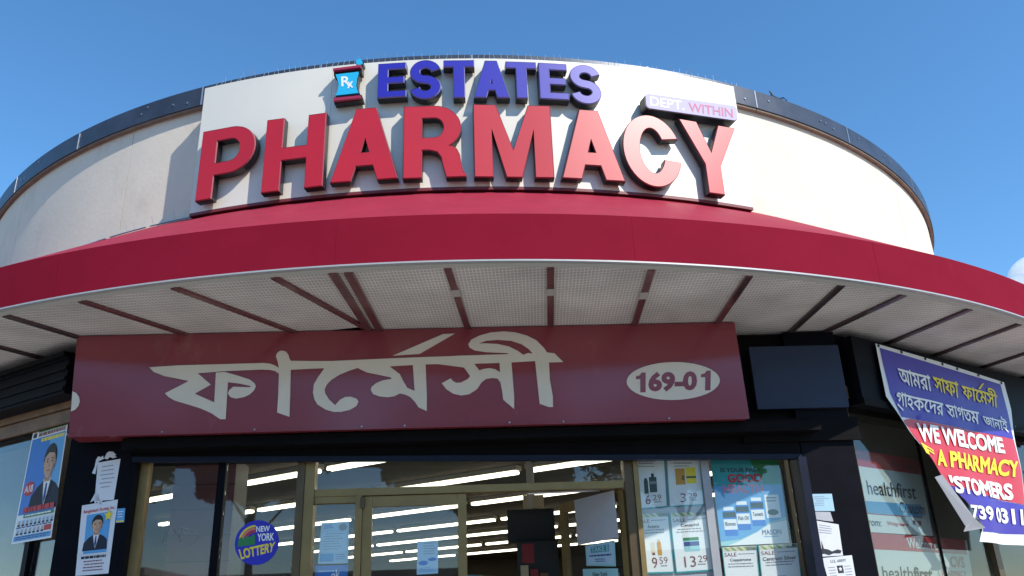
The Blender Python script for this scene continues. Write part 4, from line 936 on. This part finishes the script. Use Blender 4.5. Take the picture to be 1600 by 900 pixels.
a.poly([(.55, .86), (.75, .77), (1, .73), (1, 1), (.1, 1), (.3, .945)], 'ad_white', 'white_field', .0012); a.text('MASON', .62, .835, .90, .895, 'ink_navy', .01, .002); a.lines(.64, .91, .88, .925, 1, 'sky_blue', .7, .1, .002)

bd = [(984, 712), (1095, 712), (1116, 905), (1004, 905)]
MB().slab([[P_GLASS.at(x, y, -.022) for x, y in bd]], V_*.006).lone('display_board', 'paper_grey', 'grey display board behind the four price posters in the right window', 'board')

# right pilaster papers
q = [(1267, 772), (1299.5, 771.5), (1304, 798.5), (1270.5, 798.5)]
r = sheet_thing('notice', P_PIL, q, 'paper_blue', 'small pale blue notice at the top of the right pilaster papers', 'notice'); Art(P_PIL, q, r, .002).lines(.1, .15, .85, .75, 6, 'ink_grey', .2, .5)
q = [(1272.5, 813), (1310, 819.5), (1317, 868), (1281, 870)]
r = sheet_thing('notice', P_PIL, q, 'paper', 'sunlit white flyer with a dark skyline picture on the right pilaster', 'notice'); a = Art(P_PIL, q, r, .002); a.lines(.12, .10, .8, .38, 4, 'ink_grey', .25, .3)
a.poly([(.02, .95), (.05, .80), (.13, .78), (.16, .55), (.22, .78), (.4, .80), (.55, .86), (.8, .80), (.97, .84), (.9, .93), (.6, .92), (.4, .97), (.2, .92)], 'ink', 'skyline')
scrap([(1273, 799.5), (1297, 800), (1302, 815), (1290, 814), (1274, 811.5)], 'grey torn paper remnant between the notices on the right pilaster', 'paper_grey')
q = [(1284, 872), (1330.5, 867.5), (1337, 905), (1294, 908)]
r = sheet_thing('notice', P_PIL, q, 'paper', 'white army recruiting leaflet with a black star square at the foot of the right pilaster', 'notice', .006); a = Art(P_PIL, q, r, .006)
a.text('U.S. ARMY', .25, .12, .78, .24, 'ink_grey', .02); a.rect(.42, .38, .62, .70, 'ink', 'square'); a.poly([(.52+.07*(1 if k % 2 == 0 else .42)*math.sin(R_(k*36)), .53-.11*(1 if k % 2 == 0 else .42)*math.cos(R_(k*36))) for k in range(10)], 'print_white', 'star', .001); a.lines(.1, .42, .38, .9, 4, 'ink_grey', .2, .2); a.lines(.66, .42, .92, .9, 4, 'ink_grey', .2, .2)
q = [(1272, 897), (1284, 896), (1287, 912), (1275, 913)]
sheet_thing('sticker', P_PIL, q, 'sky_blue', 'small cyan sticker left of the army leaflet on the right pilaster', 'sticker')

# right side window: insurance posters
zh = lambda L: [(1320+x/4.092, 680+y/4.092) for x, y in L]
def insurance(q, label, second):
    r = sheet_thing('insurance_poster', P_RIGHT, q, 'ad_white', label, 'poster', -.056); a = Art(P_RIGHT, q, r, -.056); return r, a
q = zh([(48, 75), (505, 150), (600, 640), (148, 612)])
r, a = insurance(q, 'upper red and white insurance poster with green leaf in the right side window', 0)
a.rect(0, 0, 1, .20, 'ink_red', 'red_band'); P_RIGHT.text('Welcome', zh([(330, 160), (480, 185), (490, 222), (335, 198)]), 'ink_maroon', r, -.052, .02)
P_RIGHT.shape('teal_band', zh([(100, 410), (520, 440), (533, 522), (120, 490)]), 'sky_blue', r, -.0535, .0006)
P_RIGHT.shape('leaf', zh([(78, 250), (115, 265), (145, 305), (152, 352), (120, 340), (92, 305)]), 'ink_green', r, -.0535, .0006)
P_RIGHT.shape('stem', zh([(135, 320), (141, 318), (158, 392), (152, 395)]), 'ink_green', r, -.0528, .0006)
P_RIGHT.text('healthfirst', zh([(168, 282), (482, 310), (492, 405), (185, 372)]), 'ink', r, -.052, .008)
P_RIGHT.text('Custom', zh([(378, 420), (540, 432), (548, 505), (388, 492)]), 'ink', r, -.052, .01)
P_RIGHT.shape('rule', zh([(122, 488), (533, 522), (534, 527), (123, 493)]), 'ink_red', r, -.0525, .0006)
P_RIGHT.text('From:', zh([(163, 522), (265, 532), (270, 580), (170, 572)]), 'ink', r, -.052, .01)
P_RIGHT.text('Walgreens', zh([(302, 545), (440, 558), (443, 585), (305, 578)]), 'ink_red', r, -.052, .01)
P_RIGHT.shape('shield', zh([(472, 540), (522, 545), (524, 570), (505, 588), (480, 568)]), 'ink_maroon', r, -.0525, .0006)
q = zh([(150, 614), (815, 668), (870, 1000), (225, 1000)])
r, a = insurance(q, 'lower red and white insurance poster with green leaf in the right side window', 1)
P_RIGHT.shape('red_band', zh([(150, 614), (800, 665), (818, 760), (172, 722)]), 'ink_red', r, -.0535, .0006)
P_RIGHT.text('Welcome', zh([(428, 650), (622, 672), (632, 730), (440, 718)]), 'ad_white', r, -.052, .02)
P_RIGHT.shape('leaf', zh([(183, 805), (225, 825), (250, 868), (248, 902), (215, 893), (192, 860)]), 'ink_green', r, -.0535, .0006)
P_RIGHT.text('health', zh([(270, 835), (465, 838), (475, 925), (282, 915)]), 'ink', r, -.052, .006)
P_RIGHT.text('first', zh([(470, 838), (590, 842), (602, 930), (480, 925)]), 'ink', r, -.052, .035)
P_RIGHT.text('CVS', zh([(705, 768), (795, 775), (805, 850), (712, 842)]), 'ink_red', r, -.052, .04)
P_RIGHT.text('PHARMACY', zh([(655, 862), (810, 865), (815, 905), (660, 902)]), 'ink_red', r, -.052, .0)

# ------------------------------------------------------------------ inside the shop
LD = Vector((-math.sin(R_(57)), math.cos(R_(57)), 0)); LN = Vector((math.cos(R_(57)), math.sin(R_(57)), 0))
k_l = 0
rowname = ['first', 'second', 'third', 'fourth', 'fifth', 'sixth', 'seventh']
def light(P, L, label):
    root = thing('ceiling_light', (P.x, P.y, 3.14), label, 'ceiling light', 'fluorescent ceiling lights'); fr = frame((P.x, P.y, 0), LD, LN)
    bbox('housing', fr, -L/2, L/2, -.06, .06, 3.20, 3.258, 'lamp_housing', root)
    for s_ in (-1, 1): MB().tube([fr(-L/2+.03, s_*.03, 3.175), fr(L/2-.03, s_*.03, 3.175)], .022, 6).build('tube', 'tube_lit', root)
def to_px(P):
    v = P-EYE; z = v.dot(FW); return 800+FPX*v.dot(RT)/z, 450-FPX*v.dot(UP)/z
for i, nn in enumerate((6.98, 8.78, 10.75, 12.8, 14.75, 16.75, 18.75)):
    row = []
    for j in range(-1, 6):
        c = LN*nn+LD*(1.1+2.46*j+(.5 if i % 2 else 0)+i*.35)
        e0, e1 = c-LD*1.17, c+LD*1.17
        if min(e0.x, e1.x) < -6.9 or max(e0.x, e1.x) > 5.6 or min((p-front(0, .75, 0)).dot(V_) for p in (e0, e1)) < 0 or min(-(p-left(0, .5, 0)).dot(NL) for p in (e0, e1)) < 0: continue
        xs = [to_px(Vector((p.x, p.y, 3.17)))[0] for p in (e0, e1)]
        if max(xs) < 205 or min(xs) > 990: continue
        row.append((sum(xs)/2, c))
    row.sort(key=lambda r_: r_[0])
    for k, (_, c) in enumerate(row):
        light(c, 2.34, 'lit fluorescent strip inside the shop, %s row from the windows, %s from the left' % (rowname[i], ords[k]))
# hanging sign box, display and shelves seen through the open doorway
def inner(x, y, Y): d = ray(x, y); return EYE+d*((Y-EYE.y)/d.y)
p0, p1 = inner(792, 797, 9.2), inner(868, 845, 9.2)
mb = MB().box(ID, p0.x, p1.x, 9.2, 9.35, p1.z, p0.z); rt = thing('monitor', ((p0.x+p1.x)/2, 9.27, p1.z), 'black hanging monitor inside the open doorway', 'monitor')
mb.build('casing', 'screen_black', rt); bbox('screen', ID, p0.x+.02, p1.x-.02, 9.192, 9.199, p1.z+.02, p0.z-.02, 'screen_black', rt); bbox('bracket', ID, (p0.x+p1.x)/2-.03, (p0.x+p1.x)/2+.03, 9.24, 9.30, p0.z+.001, 3.2, 'lamp_housing', rt)
p0, p1 = inner(817, 774, 10.2), inner(850, 793, 10.2)
rt = thing('wall_unit', ((p0.x+p1.x)/2, 10.3, p1.z), 'small beige box hanging under the shop ceiling behind the doorway', 'box'); bbox('casing', ID, p0.x, p1.x, 10.2, 10.4, p1.z, p0.z, 'cream_box', rt); bbox('hanger', ID, (p0.x+p1.x)/2-.02, (p0.x+p1.x)/2+.02, 10.28, 10.32, p0.z+.001, 3.25, 'lamp_housing', rt)
p0, p1 = inner(815, 850, 9.0), inner(835, 880, 9.0)
rt = thing('display_stand', ((p0.x+p1.x)/2, 9.1, .02), 'dark display stand with a red card in the open doorway', 'display stand')
bbox('card', ID, p0.x, p1.x, 9.0, 9.02, p1.z, p0.z, 'display_red', rt); bbox('cabinet', ID, p0.x-.05, p1.x+.25, 9.021, 9.4, .02, p0.z+.02, 'screen_black', rt)
for k in range(3): bbox('box', ID, p0.x-.02+k*.1, p0.x+.06+k*.1, 8.95, 9.018, p1.z-.16-.05*k, p1.z-.02-.04*k, ('cream_box', 'display_red', 'wood_trim')[k], rt)
shelf_lab = ['tall metal store shelf full of cartons left of the shop interior', 'metal store shelf with cartons in the middle of the shop', 'metal store shelf behind the open doorway on the right', 'metal store shelf at the far back of the shop']
for k, (x, y, L) in enumerate(((-4.6, 12.5, 2.6), (-1.3, 12.0, 2.4), (2.2, 11.6, 2.4), (-.5, 18, 3.5))):
    rt = thing('store_shelf', (x, y, .02), shelf_lab[k], 'shelf', 'shelves inside the shop'); fr = frame((x, y, 0), LD, LN)
    bbox('back_panel', fr, -L/2, L/2, 0, .03, .02, 1.95, 'shelf_metal', rt)
    for z in (.15, .55, .95, 1.35, 1.72): bbox('shelf_board', fr, -L/2, L/2, -.38, -.001, z, z+.03, 'shelf_metal', rt)
    mb = {n_: MB() for n_ in ('cream_box', 'display_red', 'sky_blue', 'ad_white', 'ink_green')}
    for z in (.18, .58, .98, 1.38, 1.75):
        x_ = -L/2+.03
        while x_ < L/2-.15:
            wd = random.uniform(.07, .16); mb[random.choice(list(mb))].box(fr, x_, x_+wd-.01, -.33, -.05, z+.001, z+random.uniform(.15, .30)); x_ += wd
    for n_, b_ in mb.items():
        if b_.v: o = b_.build('carton_row', n_, rt); o['kind'] = 'stuff'
# red partition seen through the left window
rt = thing('red_cabinet', tuple(front(.86, 1.6, .02)), 'dark red slatted cabinet behind the left shop window', 'cabinet')
for k in range(12): bbox('slat', front, .40, .98, 1.5, 1.53, .2+k*.235, .2+k*.235+.228, 'ink_maroon', rt)
bbox('carcass', front, .40, .98, 1.531, 1.95, .02, 3.02, 'screen_black', rt)

# ------------------------------------------------------------------ across the street (seen mirrored in the glass)
def far_building(x0, x1, y0, h, m, label):
    rt = thing('street_building', ((x0+x1)/2, y0, 0), label, 'building', 'buildings across the street')
    bbox('wall', ID, x0, x1, y0-9, y0, 0, h, m, rt); bbox('cornice', ID, x0-.15, x1+.15, y0-9.1, y0+.25, h+.002, h+.35, 'stone_far', rt)
    n = int((x1-x0)/2.6); fl = int(h/3.1)
    for f in range(fl):
        for k in range(n):
            cx = x0+(x1-x0)*(k+.5)/n; z = .9+f*3.1
            wn = bbox('window', ID, cx-.55, cx+.55, y0+.002, y0+.03, z, z+1.5, 'glass_far', rt); bbox('sill', ID, cx-.65, cx+.65, y0+.002, y0+.10, z-.1, z-.003, 'stone_far', wn)
far_building(-34, -14, -27, 4.0, 'brick_far', 'low red brick building across the street, mirrored in the left window')
far_building(-13.5, 2, -28, 3.6, 'brick_pale', 'low pale brick building across the street, mirrored in the glass door')
far_building(2.5, 24, -27.5, 4.1, 'brick_far', 'low red brick building across the street, mirrored in the right window')
def leaf_mesh():
    vs, fs_ = [], []
    for k in range(9000):
        while True:
            p = Vector((random.uniform(-1, 1), random.uniform(-1, 1), random.uniform(-1, 1)))
            if p.length < 1 and p.length > .25: break
        p = Vector((p.x*2.6, p.y*2.6, p.z*1.9))*(.85+.25*math.sin(p.x*7)*math.cos(p.y*6)); a = Vector((random.gauss(0, 1), random.gauss(0, 1), random.gauss(0, 1))).normalized(); b = a.orthogonal().normalized(); s_ = random.uniform(.12, .24)
        i = len(vs); vs += [p+a*s_, p+b*s_*.6, p-a*s_, p-b*s_*.6]; fs_.append((i, i+1, i+2, i+3))
    me = bpy.data.meshes.new('crown'); me.from_pydata([tuple(v) for v in vs], [], fs_); me.materials.append(M['leaf']); return me
lm = leaf_mesh()
for k, (x, y, s_) in enumerate(((-15, -19, 1.0), (-7.5, -18.4, .9), (1.5, -19, 1.05), (9, -18.5, .95), (17, -19, 1.0))):  # added trees out of direct view, crowns sized to darken the upper window reflection
    rt = thing('stand_in_tree', (x, y, 0), 'leafy stand-in tree added across the road, %s from the left in the window reflection' % ords[k], 'tree', 'stand-in trees across the road')
    mb = MB().tube([Vector((x, y, 0)), Vector((x+.05, y, 2.5)), Vector((x-.1, y+.1, 5.2)), Vector((x, y, 7.5))], [.2, .16, .12, .05], 8)
    for t in range(5): an = t*1.26; mb.tube([Vector((x-.05, y, 4.4+t*.3)), Vector((x+1.5*math.cos(an), y+1.5*math.sin(an), 6.2+t*.3))], [.07, .03], 5)
    mb.build('trunk', 'bark', rt)
    o = bpy.data.objects.new('crown', lm); col.objects.link(o); o.parent = rt; o.location = (0, 0, 8.0); o.scale = (s_*1.75, s_*1.3, s_*1.3); o.rotation_euler = (0, 0, k*1.3)

# ------------------------------------------------------------------ small cloud low on the right
d = ray(1622, 440); cc = EYE+d*2600
bmc = bmesh.new()
for k, (dx, dz, s_) in enumerate(((0, 0, 1), (-.55, -.35, .62), (.7, -.1, .8), (.2, -.8, 1.1), (1.5, -.5, 1.0), (-.2, -.9, .8))):
    bmesh.ops.create_icosphere(bmc, subdivisions=3, radius=75*s_, matrix=Matrix.Translation(cc+RT*dx*75+UP*dz*75+FW*random.uniform(-30, 30)))
me = bpy.data.meshes.new('cloud'); bmc.to_mesh(me); bmc.free()
cm = bpy.data.materials.new('cloud_vapour'); cm.use_nodes = True; n = cm.node_tree.nodes; n.remove(n['Principled BSDF'])
pv = n.new('ShaderNodeVolumePrincipled'); pv.inputs['Density'].default_value = .02; pv.inputs['Color'].default_value = (.98, .98, .98, 1); pv.inputs['Anisotropy'].default_value = .2
cm.node_tree.links.new(pv.outputs[0], n['Material Output'].inputs['Volume']); me.materials.append(cm)
o = bpy.data.objects.new('cloud', me); col.objects.link(o); tag(o, 'small white cloud low in the sky at the right edge', 'cloud')

for o in sc.objects:
    if '_loc' in o: del o['_loc']
